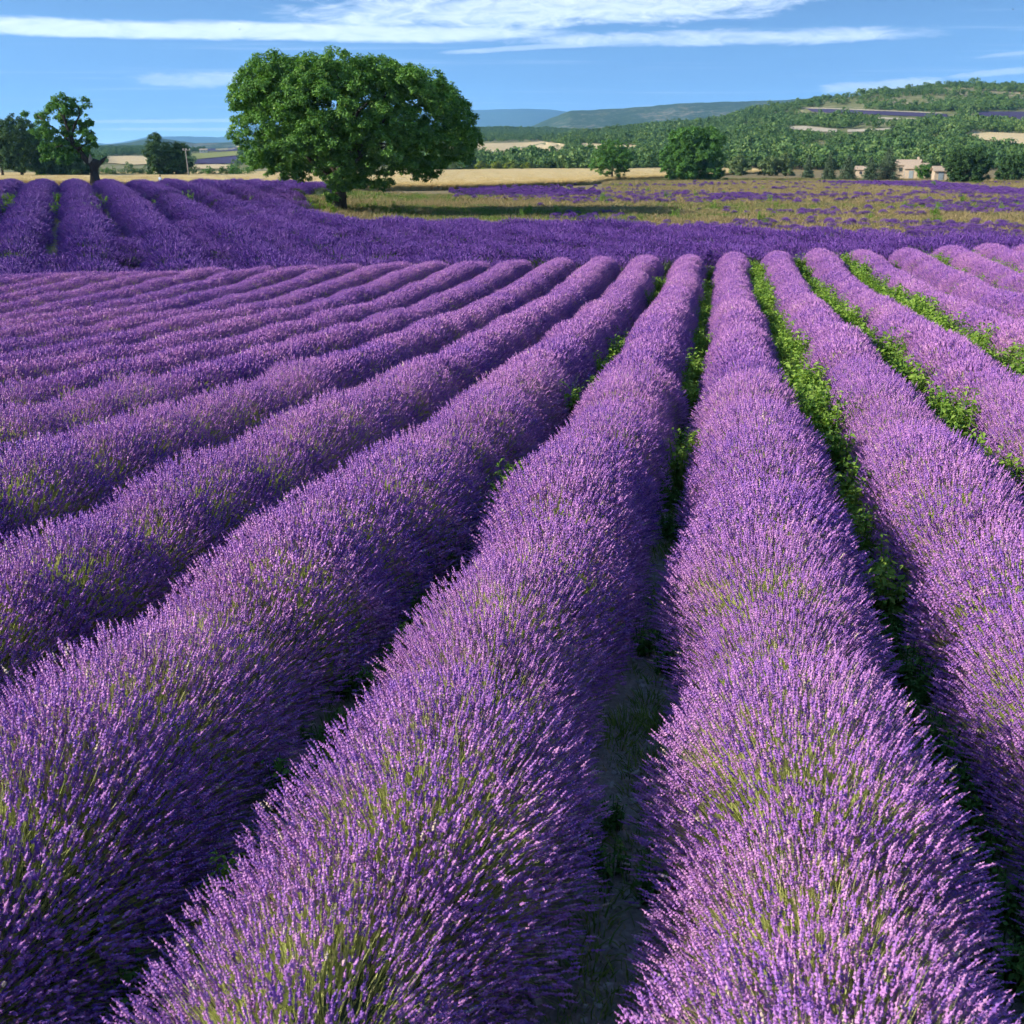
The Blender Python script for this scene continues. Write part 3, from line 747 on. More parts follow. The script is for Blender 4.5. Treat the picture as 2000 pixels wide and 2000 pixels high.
GDRY = scatter_group('dry_tuft', [grass_mesh('dry_tuft', 46, 0.45, 0.25, 0.6, 0.012, M['dry'], 0.6) for k in range(5)] + [grass_mesh('green_tuft', 46, 0.45, 0.2, 0.5, 0.014, M['green_grass'], 0.6) for k in range(3)])
GWHT = scatter_group('wheat_tuft', [grass_mesh('wheat_tuft', 60, 0.7, 0.7, 0.98, 0.022, M['wheat_blade'], 0.15) for k in range(5)])
GSM = scatter_group('path_grass', [grass_mesh('path_grass', 26, 0.09, 0.05, 0.16, 0.0035, M['green_grass'], 0.9) for k in range(4)] + [grass_mesh('path_straw', 14, 0.12, 0.03, 0.10, 0.003, M['dry'], 1.6) for k in range(3)])

def leaf_quads(pos, nrm, size, rnd, aspect=0.55):
    """kite-shaped leaves"""
    n = len(pos); d, a, b = frames(nrm); th = rng.random(n) * 6.283
    u = a * np.cos(th)[:, None] + b * np.sin(th)[:, None]; v = np.cross(d, u)
    sz = size[:, None]
    fold = d * sz * 0.12
    V = np.stack([pos - u * sz * 0.5, pos + v * sz * aspect * 0.5 + fold - u * sz * 0.08, pos + u * sz * 0.5, pos - v * sz * aspect * 0.5 + fold - u * sz * 0.08], 1).reshape(-1, 3)
    return V, np.arange(n * 4).reshape(-1, 4), np.repeat(rnd, 4)

def weed_mesh(name, n_stems, h, leaf, mat, per=14):
    """upright leafy weed: thin stems with leaves all along"""
    V = []; F = []; A = []; off = 0
    for k in range(n_stems):
        a = rng.random() * 6.283; r0 = 0.05 * rng.random() + 0.02 * n_stems * rng.random() * 0.4
        base = np.array([math.cos(a) * r0, math.sin(a) * r0, 0]); hh = h * rng.uniform(0.6, 1.1)
        top = base + np.array([math.cos(a) * 0.22 * hh * rng.random(), math.sin(a) * 0.22 * hh * rng.random(), hh])
        tv, tq, tt = tube([base, (base + top) / 2, top], [0.006, 0.005, 0.003], 3)
        for q in tq: F.append([i + off for i in q])
        V.append(tv); A.append(np.full(len(tv), 0.3)); off += len(tv)
        t = rng.random(per) ** 0.75
        pos = base + (top - base) * t[:, None]
        an = rng.random(per) * 6.283; out = np.stack([np.cos(an), np.sin(an), rng.uniform(-0.1, 0.6, per)], 1)
        sz = leaf * rng.uniform(0.6, 1.2, per) * (1.15 - 0.5 * t)
        pos = pos + unit(out) * (sz * 0.6)[:, None]
        nr = np.stack([np.cos(an) * 0.5, np.sin(an) * 0.5, np.ones(per)], 1) + rng.normal(0, 0.3, (per, 3))
        lv, lf, la = leaf_quads(pos, nr, sz, np.clip(0.25 + 0.5 * t + rng.normal(0, 0.12, per), 0, 0.9), 0.6)
        V.append(lv); F += (lf + off).tolist(); A.append(la); off += len(lv)
    return np_mesh(name, np.concatenate(V), np.array(F), (mat,), None, False, {'rnd': np.concatenate(A)})

WEEDM = [weed_mesh('weed', 9, 0.50, 0.085, M['weed'], 22) for k in range(6)]
WEEDD = [weed_mesh('weed_low', 10, 0.26, 0.06, M['weed_dark'], 14) for k in range(5)]
GWEED = scatter_group('weed_plant', WEEDM + [grass_mesh('weed_grass', 70, 0.14, 0.25, 0.6, 0.005, M['green_grass'], 0.7) for k in range(3)]); GWLOW = scatter_group('weed_low', WEEDD)

def weeds_in_gap(g, segs, label):
    """weeds along the furrow between row g-0.5 and g+0.5; segs: (y0, y1, plants per metre, height)"""
    P_, Sc, Ti = [], [], []
    for y0, y1, per, hh in segs:
        n = int((y1 - y0) * per); y = rng.uniform(y0, y1, n)
        x = row_x(g, y) + rng.normal(0, 0.10, n)
        cl = fbm(x * 0.4 + g * 7, y * 0.8, 3)
        ok = cl > 0.30
        x, y, cl = x[ok], y[ok], cl[ok]
        P_.append(np.stack([x, y, ground(x, y)], 1)); Sc.append(hh * (0.65 + 0.8 * cl) * rng.uniform(0.75, 1.15, len(x))); Ti.append(np.clip(cl + rng.normal(0, 0.15, len(x)), 0, 1))
    p = np.concatenate(P_); up = np.zeros((len(p), 3)); up[:, 2] = 1; up[:, :2] += rng.normal(0, 0.12, (len(p), 2))
    o = scatter('weeds', p, up, np.concatenate(Sc), 9, GWEED, None, np.concatenate(Ti))
    tag(o, label, 'weeds', 'strips of green weeds between the mauve rows')

weeds_in_gap(0.5, [(7.2, 9.2, 9, 0.95), (9.2, 17, 15, 1.25), (17, 38.5, 11, 1.25)], 'tall bright weeds filling the furrow right of the wide row by the path')
weeds_in_gap(1.5, [(7.0, 17, 7, 1.2), (17, 38.5, 10, 1.3)], 'broken line of leafy weeds in the second furrow right of the path')
weeds_in_gap(2.5, [(8.5, 39, 14, 1.4)], 'continuous bright green weed strip in the third furrow right of the path')
weeds_in_gap(3.5, [(20, 39, 4, 0.95)], 'sparse weeds in the fourth furrow right of the path')
weeds_in_gap(4.5, [(26, 39.5, 5, 1.15)], 'sparse weeds in the fifth furrow right of the path')
weeds_in_gap(5.5, [(30, 39.5, 5, 1.2)], 'sparse weeds in the sixth furrow right of the path')
weeds_in_gap(-0.5, [(10.5, 14, 4, 0.8), (14, 37, 5.5, 1.0)], 'dark weeds far along the bare soil path')
weeds_in_gap(-1.5, [(8.8, 12, 2.5, 0.9), (14, 22, 3, 1.0), (30, 38, 2.5, 1.0)], 'scattered weeds in the first furrow left of the path')

def low_cover():
    n = 3600
    y = 1.2 + 26 * rng.random(n) ** 1.6; g = rng.integers(-5, 5, n) + 0.5
    x = row_x(g, y) + rng.normal(0, 0.14, n)
    ok = in_view(x, y, 0.5) & (fbm(x * 0.8 + 4, y * 1.1, 3) > np.where((g == -0.5) & (y < 9), 0.60, 0.44)); x, y = x[ok], y[ok]
    p = np.stack([x, y, ground(x, y)], 1); up = np.zeros((len(p), 3)); up[:, 2] = 1
    tag(scatter('ground_weeds', p, up, rng.uniform(0.35, 0.85, len(p)), 5, GWLOW), 'low dark weeds on the soil between the near rows', 'weeds')
    n = 5200
    y = 1.2 + 16 * rng.random(n) ** 1.5; g = rng.integers(-3, 4, n) - 0.5
    x = row_x(g, y) + rng.normal(0, 0.17, n); ok = in_view(x, y, 0.5); x, y = x[ok], y[ok]
    p = np.stack([x, y, ground(x, y)], 1); up = np.zeros((len(p), 3)); up[:, 2] = 1
    tag(scatter('path_grass', p, up, rng.uniform(0.5, 1.2, len(p)), 7, GSM, None), 'thin grass and straw lying on the bare soil path', 'grass')
    # stones
    protos = []
    for k in range(5):
        import bmesh
        bm = bmesh.new(); bmesh.ops.create_icosphere(bm, subdivisions=1, radius=1.0)
        for v in bm.verts: v.co *= 0.7 + 0.5 * rng.random(); v.co.z *= 0.55
        me = bpy.data.meshes.new('stone'); bm.to_mesh(me); bm.free(); me.materials.append(M['stone']); protos.append(me)
    gs = scatter_group('stones', protos)
    n = 9000
    y = 1.2 + 14 * rng.random(n) ** 1.5; g = rng.integers(-3, 4, n) - 0.5
    x = row_x(g, y) + rng.normal(0, 0.20, n); ok = in_view(x, y, 0.5); x, y = x[ok], y[ok]
    p = np.stack([x, y, ground(x, y) + 0.002], 1); up = rng.normal(0, 0.3, (len(p), 3)); up[:, 2] = 1
    tag(scatter('pebbles', p, up, 0.006 + 0.032 * rng.random(len(p)) ** 3, 5, gs, None), 'small pale stones on the bare soil path', 'pebbles')
low_cover()

def single_weeds():
    spots = [(866, 1045, 1.0, 0, 'dark leafy weed in the first furrow left of the path, beside the broad row'),
             (800, 1188, 0.7, 1, 'small bright weed low in the first furrow left of the path'),
             (582, 1440, 0.95, 0, 'dark green weed standing in shade in the second furrow left of the path'),
             (428, 1668, 0.75, 1, 'yellow-green weed poking out at the edge of the near left row'),
             (360, 1160, 0.6, 1, 'small pale green weed in the third furrow left of the path'),
             (670, 615, 0.9, 1, 'lone pale green weed sticking up among distant mauve rows'),
             (642, 738, 0.7, 1, 'tiny pale green weed between two mauve rows below the big tree'),
             (1040, 705, 0.9, 1, 'leafy weed in the furrow left of centre, half way up the field'),
             (1640, 1030, 0.8, 1, 'bright weed at the near end of the tall weed strip'),
             (1788, 1225, 0.8, 0, 'dark weed at the foot of the second row right of the path')]
    for px, py, sc_, br, lab in spots:
        h = hit(px, py, 0.38)
        t = empty('weed_plant', (h.x, h.y, h.z)); tag(t, lab, 'weed', 'single weeds among the mauve rows')
        o = link(bpy.data.objects.new('leaves', (WEEDM if br else WEEDD)[rng.integers(0, 5)]), t)
        k = sc_ * (0.9 if br else 1.15); o.scale = (k, k, k); o.rotation_euler = (0, 0, rng.random() * 6); o['tint'] = 0.6 + 0.3 * rng.random()
single_weeds()

def meadow():
    n = 60000
    # meadow grass from the big tree to the wheat, thick where no lavender grows
    y = 41 + 215 * rng.random(n) ** 1.25; px = rng.uniform(-60, 2060, n)
    x = (px - 1000) / FPX * y * 0.985
    dens, px, py = lav_density(x, y)
    ok = rng.random(n) < np.where(dens > 0.9, 0.05, np.clip(1.05 - 0.7 * dens, 0, 1))
    ok &= ~((px < 600) & (y < 132)) | (rng.random(n) < 0.05)
    ok &= ~((y > 132) & (px < 1180))
    x, y = x[ok], y[ok]
    p = np.stack([x, y, ground(x, y)], 1); up = np.zeros((len(p), 3)); up[:, 2] = 1
    gr = fbm(x * 0.06 + 20, y * 0.06, 3); nearT = np.exp(-((x + 12) ** 2 / 200 + (y - 92) ** 2 / 90))
    o = scatter('meadow_grass', p, up, rng.uniform(0.55, 1.1, len(p)), 8, GDRY)
    vi = np.where(rng.random(len(p)) < np.clip((gr - 0.42) * 2.2 + 0.6 * nearT, 0.06, 0.8), rng.integers(5, 8, len(p)), rng.integers(0, 5, len(p)))
    o.data.attributes['vi'].data.foreach_set('value', vi.astype(np.int32))
    tag(o, 'dry straw and green grass of the thin meadow around the big tree', 'grass')
    # green weeds in the furrows of the violet rows on the left and round the tree
    PX, PY = [], []
    for cxp, cyp, rx_, ry_, m in ((85, 392, 26, 26, 60), (10, 395, 20, 22, 40), (175, 392, 22, 30, 60), (270, 415, 20, 12, 22), (345, 370, 18, 8, 16), (560, 404, 40, 6, 16), (620, 402, 40, 7, 22), (500, 404, 20, 5, 8), (1030, 414, 14, 5, 12), (240, 362, 12, 4, 8), (380, 390, 80, 12, 40), (740, 404, 40, 6, 10)):
        PX.append(rng.normal(cxp, rx_ * 0.6, m)); PY.append(rng.normal(cyp, ry_ * 0.6, m))
    for k in range(26):
        a, b = rng.uniform(1050, 1990), rng.uniform(352, 445); m = rng.integers(2, 6)
        PX.append(rng.normal(a, 6, m)); PY.append(rng.normal(b, 2, m))
    PX, PY = np.concatenate(PX), np.concatenate(PY)
    pts = np.array([hit(a, min(max(b, 346), 470), 0.3, 41) for a, b in zip(PX, PY)])
    up = np.zeros((len(pts), 3)); up[:, 2] = 1
    tag(scatter('meadow_weeds', pts, up, rng.uniform(0.8, 1.9, len(pts)), 9, GWEED), 'green weeds in the furrows and meadow by the big tree', 'weeds')
meadow()

def wheat_field():
    # a standing crop: top surface with a cut edge facing the viewer, stalks along the edge
    pxs = np.linspace(-180, 1495, 120)
    lo = np.interp(pxs, [-180, 0, 640, 900, 1049, 1148, 1175, 1300, 1420, 1495], [360, 362, 374, 371, 364, 361, 355, 349, 342, 338])
    hi = np.interp(pxs, [-180, 0, 640, 900, 1074, 1304, 1409, 1495], [344, 343, 339, 335.5, 332, 331.5, 330.5, 334])
    V = []; nd = 40; edge = []
    for a, l, h in zip(pxs, lo, hi):
        A = hit(a, l, 0.0, 100); B = hit(a, h, 0.0, 150, 520)
        y0, y1 = A.y, max(B.y, A.y + 4); r = A.x / A.y; edge.append((r, y0, y1))
        for t in np.linspace(0, 1, nd):
            y = y0 + (y1 - y0) * t ** 1.6; V.append((r * y, y, 0.78))
    V = np.array(V); V[:, 2] += ground(V[:, 0], V[:, 1], False) + (fbm(V[:, 0] * 0.3, V[:, 1] * 0.3, 3) - 0.5) * 0.25
    n = len(pxs)
    i = (np.arange(n - 1)[:, None] * nd + np.arange(nd - 1)[None, :]).ravel()
    F = [np.stack([i, i + nd, i + nd + 1, i + 1], 1)]
    sk = V.reshape(n, nd, 3)[:, 0].copy(); sk[:, 2] -= 0.85; b = len(V); V = np.concatenate([V, sk])
    j = np.arange(n - 1); F.append(np.stack([b + j, b + j + 1, (j + 1) * nd, j * nd], 1))
    o = mesh_obj('wheat_field', V, F, (M['wheat'],), smooth=True); tag(o, kind='structure')
    E_ = np.array(edge); m = 15000
    k = rng.integers(0, n - 1, m); f = rng.random(m); r = E_[k, 0] * (1 - f) + E_[k + 1, 0] * f; y0 = E_[k, 1] * (1 - f) + E_[k + 1, 1] * f; y1 = E_[k, 2] * (1 - f) + E_[k + 1, 2] * f
    y = y0 - 1.0 + (y1 - y0) * rng.random(m) ** 3.0; x = r * y
    p = np.stack([x, y, ground(x, y) + 0.06], 1); up = np.zeros((m, 3)); up[:, 2] = 1
    tag(scatter('wheat_stalks', p, up, rng.uniform(0.9, 1.12, m), 5, GWHT), 'ripe golden wheat stalks standing along the front of the field', 'wheat')
wheat_field()

# ------------------------------------------------------------------ trees
def clump_leaves(centres, radii, per_m2, size, r=None, flat=0.8, out=0.55, gaps=0.0):
    """leaves in many small clumps set on the surface of each lobe"""
    V, A = [], []
    pos_all, nrm_all, sz_all, rnd_all = [], [], [], []
    for c, R_ in zip(centres, radii):
        sub_r = min(max(0.34 * R_, size * 1.6), 1.15)
        area = 4 * math.pi * R_ * R_
        ns = max(3, int(area / (math.pi * sub_r * sub_r) * 0.95))
        dirs = unit(rng.normal(0, 1, (ns, 3))); dirs[:, 2] = np.where(dirs[:, 2] < -0.6, dirs[:, 2] * 0.5, dirs[:, 2])
        keep = rng.random(ns) > gaps; dirs = unit(dirs[keep])
        sub = c + dirs * (R_ * rng.uniform(0.72, 1.06, len(dirs)))[:, None] * np.array([1, 1, flat])
        for sc_, dr in zip(sub, dirs):
            rr = sub_r * rng.uniform(0.7, 1.25)
            n = max(5, int(per_m2 * rr * rr * 4))
            d = unit(rng.normal(0, 1, (n, 3)) + dr * out)
            pos = sc_ + d * (rr * rng.uniform(0.25, 1.05, n))[:, None] * np.array([1, 1, 0.72])
            pos[:, 2] -= 0.16 * np.hypot(d[:, 0], d[:, 1]) * rr          # sprays droop at their tips
            nr = unit(d * 0.7 + np.array([0, 0, 0.7]) + rng.normal(0, 0.45, (n, 3)))
            pos_all.append(pos); nrm_all.append(nr); sz_all.append(size * rng.uniform(0.65, 1.3, n))
            rnd_all.append(np.clip(rng.normal(0.42, 0.16, n) + rng.normal(0, 0.12), 0, 1))
    return leaf_quads(np.concatenate(pos_all), np.concatenate(nrm_all), np.concatenate(sz_all), np.concatenate(rnd_all))

def crown_obj(name, parent, centres, radii, per_m2, size, mat, **kw):
    V, F, A = clump_leaves(centres, radii, per_m2, size, **kw)
    return mesh_obj(name, V, F, (mat,), parent, attrs={'rnd': A})

def limbs(parent, base, height_fork, r0, targets, mat, name='trunk', lean=(0, 0), seed=1, sides=9, flare=1.5):
    mb = MB(); b = np.array([0, 0, 0.0]); fork = np.array([lean[0], lean[1], height_fork])
    pts = [b + (fork - b) * t + np.array([math.sin(t * 4 + seed), math.cos(t * 5 + seed), 0]) * r0 * 0.25 * t for t in np.linspace(0, 1, 7)]
    pts[0] = pts[0] + np.array([0, 0, -0.25])
    mb.tube(pts, [r0 * flare, r0 * (1 + (flare - 1) * 0.35), r0, r0 * 0.95, r0 * 0.92, r0 * 0.9, r0 * 0.8], sides, 0.18, seed)
    r = np.random.default_rng(seed)
    for q in targets:
        q = np.asarray(q, float); k = r.uniform(0.55, 1.0); st = b + (fork - b) * k
        L = np.linalg.norm(q - st)
        mid = st + (q - st) * 0.5 + np.array([r.normal(0, 0.05), r.normal(0, 0.05), 0.12]) * L
        rr = r0 * r.uniform(0.28, 0.5)
        mb.tube([st, st + (mid - st) * 0.5 + r.normal(0, 0.03, 3) * L, mid, mid + (q - mid) * 0.6 + r.normal(0, 0.03, 3) * L, q], [rr, rr * 0.85, rr * 0.62, rr * 0.4, rr * 0.15], 6, 0.15, seed)
    return mb.obj(name, (mat,), parent, True)

def walnut():
    b = hit(664, 413, 0.0, 60); d = b.y
    t = empty('walnut_tree', b); tag(t, 'huge round green tree standing alone where the violet field ends', 'tree')
    lob = [(390, 400, 155), (310, 520, 95), (370, 650, 115), (410, 770, 100), (500, 320, 150), (640, 320, 165), (880, 285, 150), (1000, 330, 165), (1230, 300, 125), (1330, 400, 145), (1500, 440, 115), (1600, 540, 95), (1630, 680, 95), (1500, 630, 105), (760, 500, 190), (1000, 520, 170), (1200, 560, 150), (560, 560, 170), (650, 740, 130), (560, 860, 80), (1000, 770, 125), (1200, 720, 140), (1300, 810, 95), (1150, 880, 75), (1480, 790, 75), (1430, 915, 40), (1620, 770, 60), (700, 880, 75), (870, 960, 75), (830, 1040, 48), (1000, 930, 70), (1380, 690, 95), (330, 800, 62), (1120, 960, 45), (470, 450, 150), (760, 700, 130), (900, 830, 110), (480, 860, 55), (740, 300, 140), (1110, 290, 130), (600, 350, 140), (440, 390, 130), (1420, 390, 105), (1560, 620, 90), (1300, 640, 130), (880, 640, 160), (600, 680, 130), (310, 460, 90), (1430, 850, 60), (1360, 880, 50)]
    cen, rad = [], []
    for cx, cy, r in lob:
        p = P(400 + cx / 3.22, 60 + cy / 3.22, d) - b
        rm = r / 3.22 * d / FPX * 1.0
        u = (cx - 930) / 790; v = (cy - 560) / 480
        ext = 7.6 * math.sqrt(max(0.03, 1 - min(0.97, u * u + v * v)))
        offs = [-0.82 * ext, 0.82 * ext] + ([0.0] if ext < 5 or cy < 400 else [])
        for o in offs:
            k = (d + o) / d
            cen.append(np.array([p.x + rng.normal(0, 0.15), o + rng.normal(0, 0.4), p.z + rng.normal(0, 0.15)])); rad.append(rm * 0.85 * rng.uniform(0.92, 1.05))
    crown_obj('crown', t, cen, rad, 92, 0.225, M['walnut'], flat=0.92, gaps=0.02)
    tg = [c for c, r in zip(cen, rad) if r > 1.2 and rng.random() < 0.5][:20]
    limbs(t, b, 3.6, 0.50, tg, M['bark'], lean=(0.15, 0), seed=3, flare=1.45)
walnut()

def simple_tree(name, label, px, pbase, ptop, wpx, mat, d=None, n=14, per=9, leaf_px=3.0, group=None, low=0.22, cat='tree', trunk=True, gaps=0.1, shape=1.0, lift=0.0, seed=None, depth=0.85):
    """tree placed at the ground under a pixel, sized from its outline there"""
    if d is None: b = hit(px, pbase, 0.0, 60)
    else:
        q = P(px, pbase, d); b = Vector((q.x, d, gz(q.x, d)))
    k = b.y / FPX * 0.985; top = P(px, ptop, b.y).z; H = max(1.0, top - b.z); W = wpx * k / 2
    t = empty(name, b); tag(t, label, cat, group)
    cen, rad = [], []
    zlo = H * low; zc = (zlo + H) / 2; rzv = (H - zlo) / 2
    for i in range(n):
        zz = -0.85 + 1.6 * (i + 0.5) / n; an = i * 2.4 + rng.normal(0, 0.3); rr = rng.uniform(0.45, 0.72) * math.sqrt(max(0.1, 1 - 0.75 * zz * zz))
        v = (math.cos(an), math.sin(an), zz)
        c = np.array([v[0] * W * rr, v[1] * W * rr * depth, zc + zz * rzv])
        f = 1 - 0.2 * shape * max(0, zz)
        cen.append(c); rad.append(min(W, rzv) * rng.uniform(0.30, 0.46) * f)
    cen.append(np.array([0, 0, zc])); rad.append(min(W, rzv) * 0.5)
    cen.append(np.array([0, 0, H - rad[-1] * 0.55])); rad.append(min(W, rzv) * 0.38)
    crown_obj('crown', t, cen, rad, per / max(k * leaf_px, 0.1) ** 1.2 * 1.0, max(0.2, leaf_px * k * 1.15), mat, gaps=gaps)
    if trunk: limbs(t, b, H * 0.4, max(0.10, 0.024 * H), [c for c in cen[:6]], M['bark'], seed=int(px), sides=7)
    return t

simple_tree('small_tree', 'small airy tree standing in front of the wheat, left of the dense bush', 1195, 354, 272, 96, M['bright_leaf'], n=18, leaf_px=2.6, gaps=0.30, low=0.12)
simple_tree('bushy_tree', 'dense dark green bush-like tree at the right end of the wheat', 1355, 353, 248, 148, M['bright_leaf'], n=30, per=9, leaf_px=3.3, low=-0.04, gaps=0.05)
simple_tree('round_tree', 'round dark green tree beside the farm buildings on the right', 1886, 362, 287, 92, M['oak'], d=205, n=26, per=9, low=-0.02, gaps=0.04)
simple_tree('oak_tree', 'dark tree at the right edge of the photo behind the violet strip', 1975, 360, 303, 70, M['oak'], d=225, n=24, low=-0.02, gaps=0.04)
simple_tree('twin_tree', 'upright green tree beside the leaning pole on the left', 312, 345, 261, 50, M['oak'], d=262, n=20, low=0.0)
simple_tree('twin_tree', 'shorter right-hand tree of the pair by the leaning pole', 346, 345, 276, 60, M['oak'], d=264, n=20, low=0.0)
simple_tree('dark_tree', 'dark tree at the far left edge with bare lower trunk', 6, 346, 242, 60, M['oak'], d=255, n=18, low=0.16)
simple_tree('dark_tree', 'tall dark pointed tree near the left edge', 44, 346, 224, 76, M['oak'], d=255, n=22, low=0.12)
simple_tree('dark_tree', 'lighter green tree filling in behind the old pollard', 86, 346, 246, 84, M['bright_leaf'], d=262, n=20, low=0.05)
simple_tree('dark_tree', 'low dark tree under the old pollard branches', 112, 346, 278, 84, M['oak'], d=258, n=20, low=0.0)
simple_tree('dark_tree', 'low green tree just left of the old pollard trunk', 150, 347, 286, 64, M['oak'], d=256, n=18, low=0.0)

def old_pollard():
    b = P(187, 362, 128); b.z = gz(b.x, 128)
    k = 128 / FPX * 0.985
    t = empty('old_tree', b); tag(t, 'old tree with thick dark trunk and a high open crown leaning left', 'tree')
    def L(px, py, dy=0.0): q = P(px, py, 128) - b; return np.array([q.x, dy, q.z])
    mb = MB()
    mb.tube([L(187, 364), L(186, 352), L(184, 340), L(184, 328), L(185, 318), L(186, 311)], [0.62, 0.50, 0.44, 0.46, 0.66, 0.42], 10, 0.3, 4)
    mb.tube([L(190, 322), L(198, 314, 0.3), L(206, 306, 0.4)], [0.30, 0.22, 0.06], 7, 0.2, 5)
    paths = [[(180, 322), (168, 310), (155, 298), (148, 285), (140, 265), (133, 240), (128, 215), (122, 195)],
             [(150, 290), (138, 276), (118, 262), (95, 240), (75, 225)], [(140, 265), (150, 245), (156, 225), (152, 208)],
             [(146, 282), (160, 268), (172, 258)], [(133, 240), (118, 225), (108, 205), (106, 192)], [(146, 283), (128, 282), (108, 288)], [(152, 292), (168, 280), (180, 272)]]
    for i, p in enumerate(paths):
        r0 = 0.36 if i == 0 else 0.15
        pts = [L(a, c, rng.normal(0, 0.5) + (i - 3) * 0.35 * j / len(p)) for j, (a, c) in enumerate(p)]
        mb.tube(pts, list(np.linspace(r0, 0.05, len(p))), 6, 0.15, i)
    mb.obj('trunk', (M['bark'],), t, True)
    sb = MB(); sb.tube([L(180, 318, -0.4), L(179, 308, -0.45), L(178, 300, -0.4)], [0.24, 0.18, 0.03], 6, 0.3, 9); sb.obj('broken_stub', (M['pale_wood'],), t)
    blobs = [(112, 196, 9), (122, 190, 8), (138, 200, 9), (155, 199, 8), (128, 212, 11), (108, 212, 9), (146, 216, 12), (152, 232, 11), (128, 232, 12), (112, 228, 9), (92, 214, 6), (74, 222, 8), (62, 221, 5), (84, 236, 9), (98, 244, 10), (140, 248, 12), (160, 246, 10), (172, 240, 7), (118, 252, 12), (104, 262, 12), (88, 262, 9), (130, 268, 12), (152, 264, 12), (170, 262, 8), (180, 272, 6), (165, 280, 9), (142, 284, 11), (118, 284, 12), (102, 290, 10), (128, 298, 9), (184, 282, 4), (120, 302, 11), (146, 302, 9), (164, 296, 8), (96, 304, 10), (136, 312, 9)]
    cen = [L(a, c, rng.normal(0, 1.3)) for a, c, r in blobs]; rad = [r * k * 1.12 for a, c, r in blobs]
    crown_obj('crown', t, cen, rad, 80, 0.28, M['bright_leaf'], gaps=0.16, flat=0.8)
old_pollard()

def conifer(name, label, px, pbase, ptop, wpx, d, mat=None, group=None):
    q = P(px, pbase, d); b = Vector((q.x, d, gz(q.x, d)))
    k = d / FPX * 0.985; H = P(px, ptop, d).z - b.z; W = wpx * k / 2
    t = empty(name, b); tag(t, label, 'tree', group)
    mb = MB(); mb.tube([(0, 0, -0.2), (0, 0, H * 0.5), (0.05, 0, H * 0.97)], [0.03 * H, 0.018 * H, 0.02], 7, 0.1, 2)
    pos, nr, sz, rd = [], [], [], []
    tiers = 15
    for i in range(tiers):
        f = i / (tiers - 1); z = H * (0.06 + 0.90 * f); R_ = W * (1 - f) ** 0.8 * rng.uniform(0.8, 1.12) + 0.08 * W
        nb = max(4, int(9 * (1 - f) + 4))
        for j in range(nb):
            a = 6.283 * j / nb + rng.random() * 0.6; rr = R_ * rng.uniform(0.7, 1.12)
            tip = np.array([math.cos(a) * rr, math.sin(a) * rr, z - 0.10 * rr]); st = np.array([0, 0, z + 0.05 * H * (1 - f)])
            mb.tube([st, (st + tip) / 2 + np.array([0, 0, 0.05 * rr]), tip], [0.05, 0.035, 0.01], 3)
            m = int(16 + 44 * rr / W)
            u = rng.uniform(0.2, 1.0, m); p = st + (tip - st) * u[:, None] + rng.normal(0, 0.09 * W, (m, 3)) * np.array([1, 1, 0.55])
            pos.append(p); nr.append(np.array([0, 0, 1.0]) + rng.normal(0, 0.5, (m, 3))); sz.append(rng.uniform(0.8, 1.4, m) * 2.4 * k); rd.append(np.clip(rng.normal(0.45, 0.2, m) + rng.normal(0, 0.1), 0, 1))
    mb.obj('trunk', (M['bark'],), t, True)
    V, F, A = leaf_quads(np.concatenate(pos), np.concatenate(nr), np.concatenate(sz), np.concatenate(rd), 0.45)
    mesh_obj('crown', V, F, (mat or M['needle'],), t, attrs={'rnd': A})
CG = 'conifers along the far edge of the meadow'
for px, pb, pt, wp, d, lab in ((1733, 355, 286, 54, 228, 'tallest dark conifer, right beside the farmhouse'), (1698, 354, 306, 36, 226, 'conifer just left of the tallest one by the farmhouse'),
                              (1655, 349, 303, 44, 232, 'broad conifer in the middle of the conifer line'), (1619, 347, 297, 32, 236, 'slim conifer left of the broad one'),
                              (1578, 343, 302, 26, 250, 'small lone conifer at the end of the wheat')):
    conifer('conifer', lab, px, pb, pt, wp, d, None, CG)
for px, wp, pt, lab in ((1500, 44, 302, 'grey-green bush behind the right end of the wheat'), (1532, 40, 300, 'taller grey-green bush left of the lone small conifer'), (1443, 46, 305, 'low grey-green bush right behind the dense bush-like tree'), (1805, 40, 318, 'bright bush between the farmhouse and the round tree')):
    simple_tree('bush', lab, px, 340, pt, wp, M['bright_leaf'] if px > 1700 else M['olive_leaf'], d=300 if px < 1700 else 240, n=12, low=0.0, cat='bush', trunk=False)

def hedge(name, label, spans, d, mat_keys):
    """a grown-together hedge: trees whose crowns have merged into one band"""
    t = empty(name, P(sum(s[0] for s in spans) / len(spans), 335, d)); t.location.z = gz(t.location.x, d)
    tag(t, label, 'hedge')
    groups = {}
    for px, ptop, wpx in spans:
        dd = d + rng.normal(0, 5); q = P(px, ptop, dd); g0 = gz(q.x, dd); H = max(1.5, q.z - g0); W = wpx * dd / FPX / 2
        mk = mat_keys[rng.integers(0, len(mat_keys))]
        for i in range(7):
            v = unit(rng.normal(0, 1, 3)); r_ = rng.uniform(0.3, 0.65)
            c = np.array([q.x + v[0] * W * r_, dd + v[1] * W * r_, g0 + H * 0.5 + v[2] * H * 0.5 * r_]) - np.array(t.location)
            groups.setdefault(mk, ([], []))[0].append(c); groups[mk][1].append(min(W, H * 0.5) * rng.uniform(0.38, 0.55))
    for mk, (c, r_) in groups.items():
        crown_obj('foliage', t, c, r_, 6.5, 0.42, M[mk], gaps=0.05)
sp = [(x, 322 + rng.uniform(-5, 4), 34) for x in range(198, 300, 15)] + [(x, 326 + rng.uniform(-8, 4), 36) for x in range(374, 500, 16)] + [(448, 314, 40)]
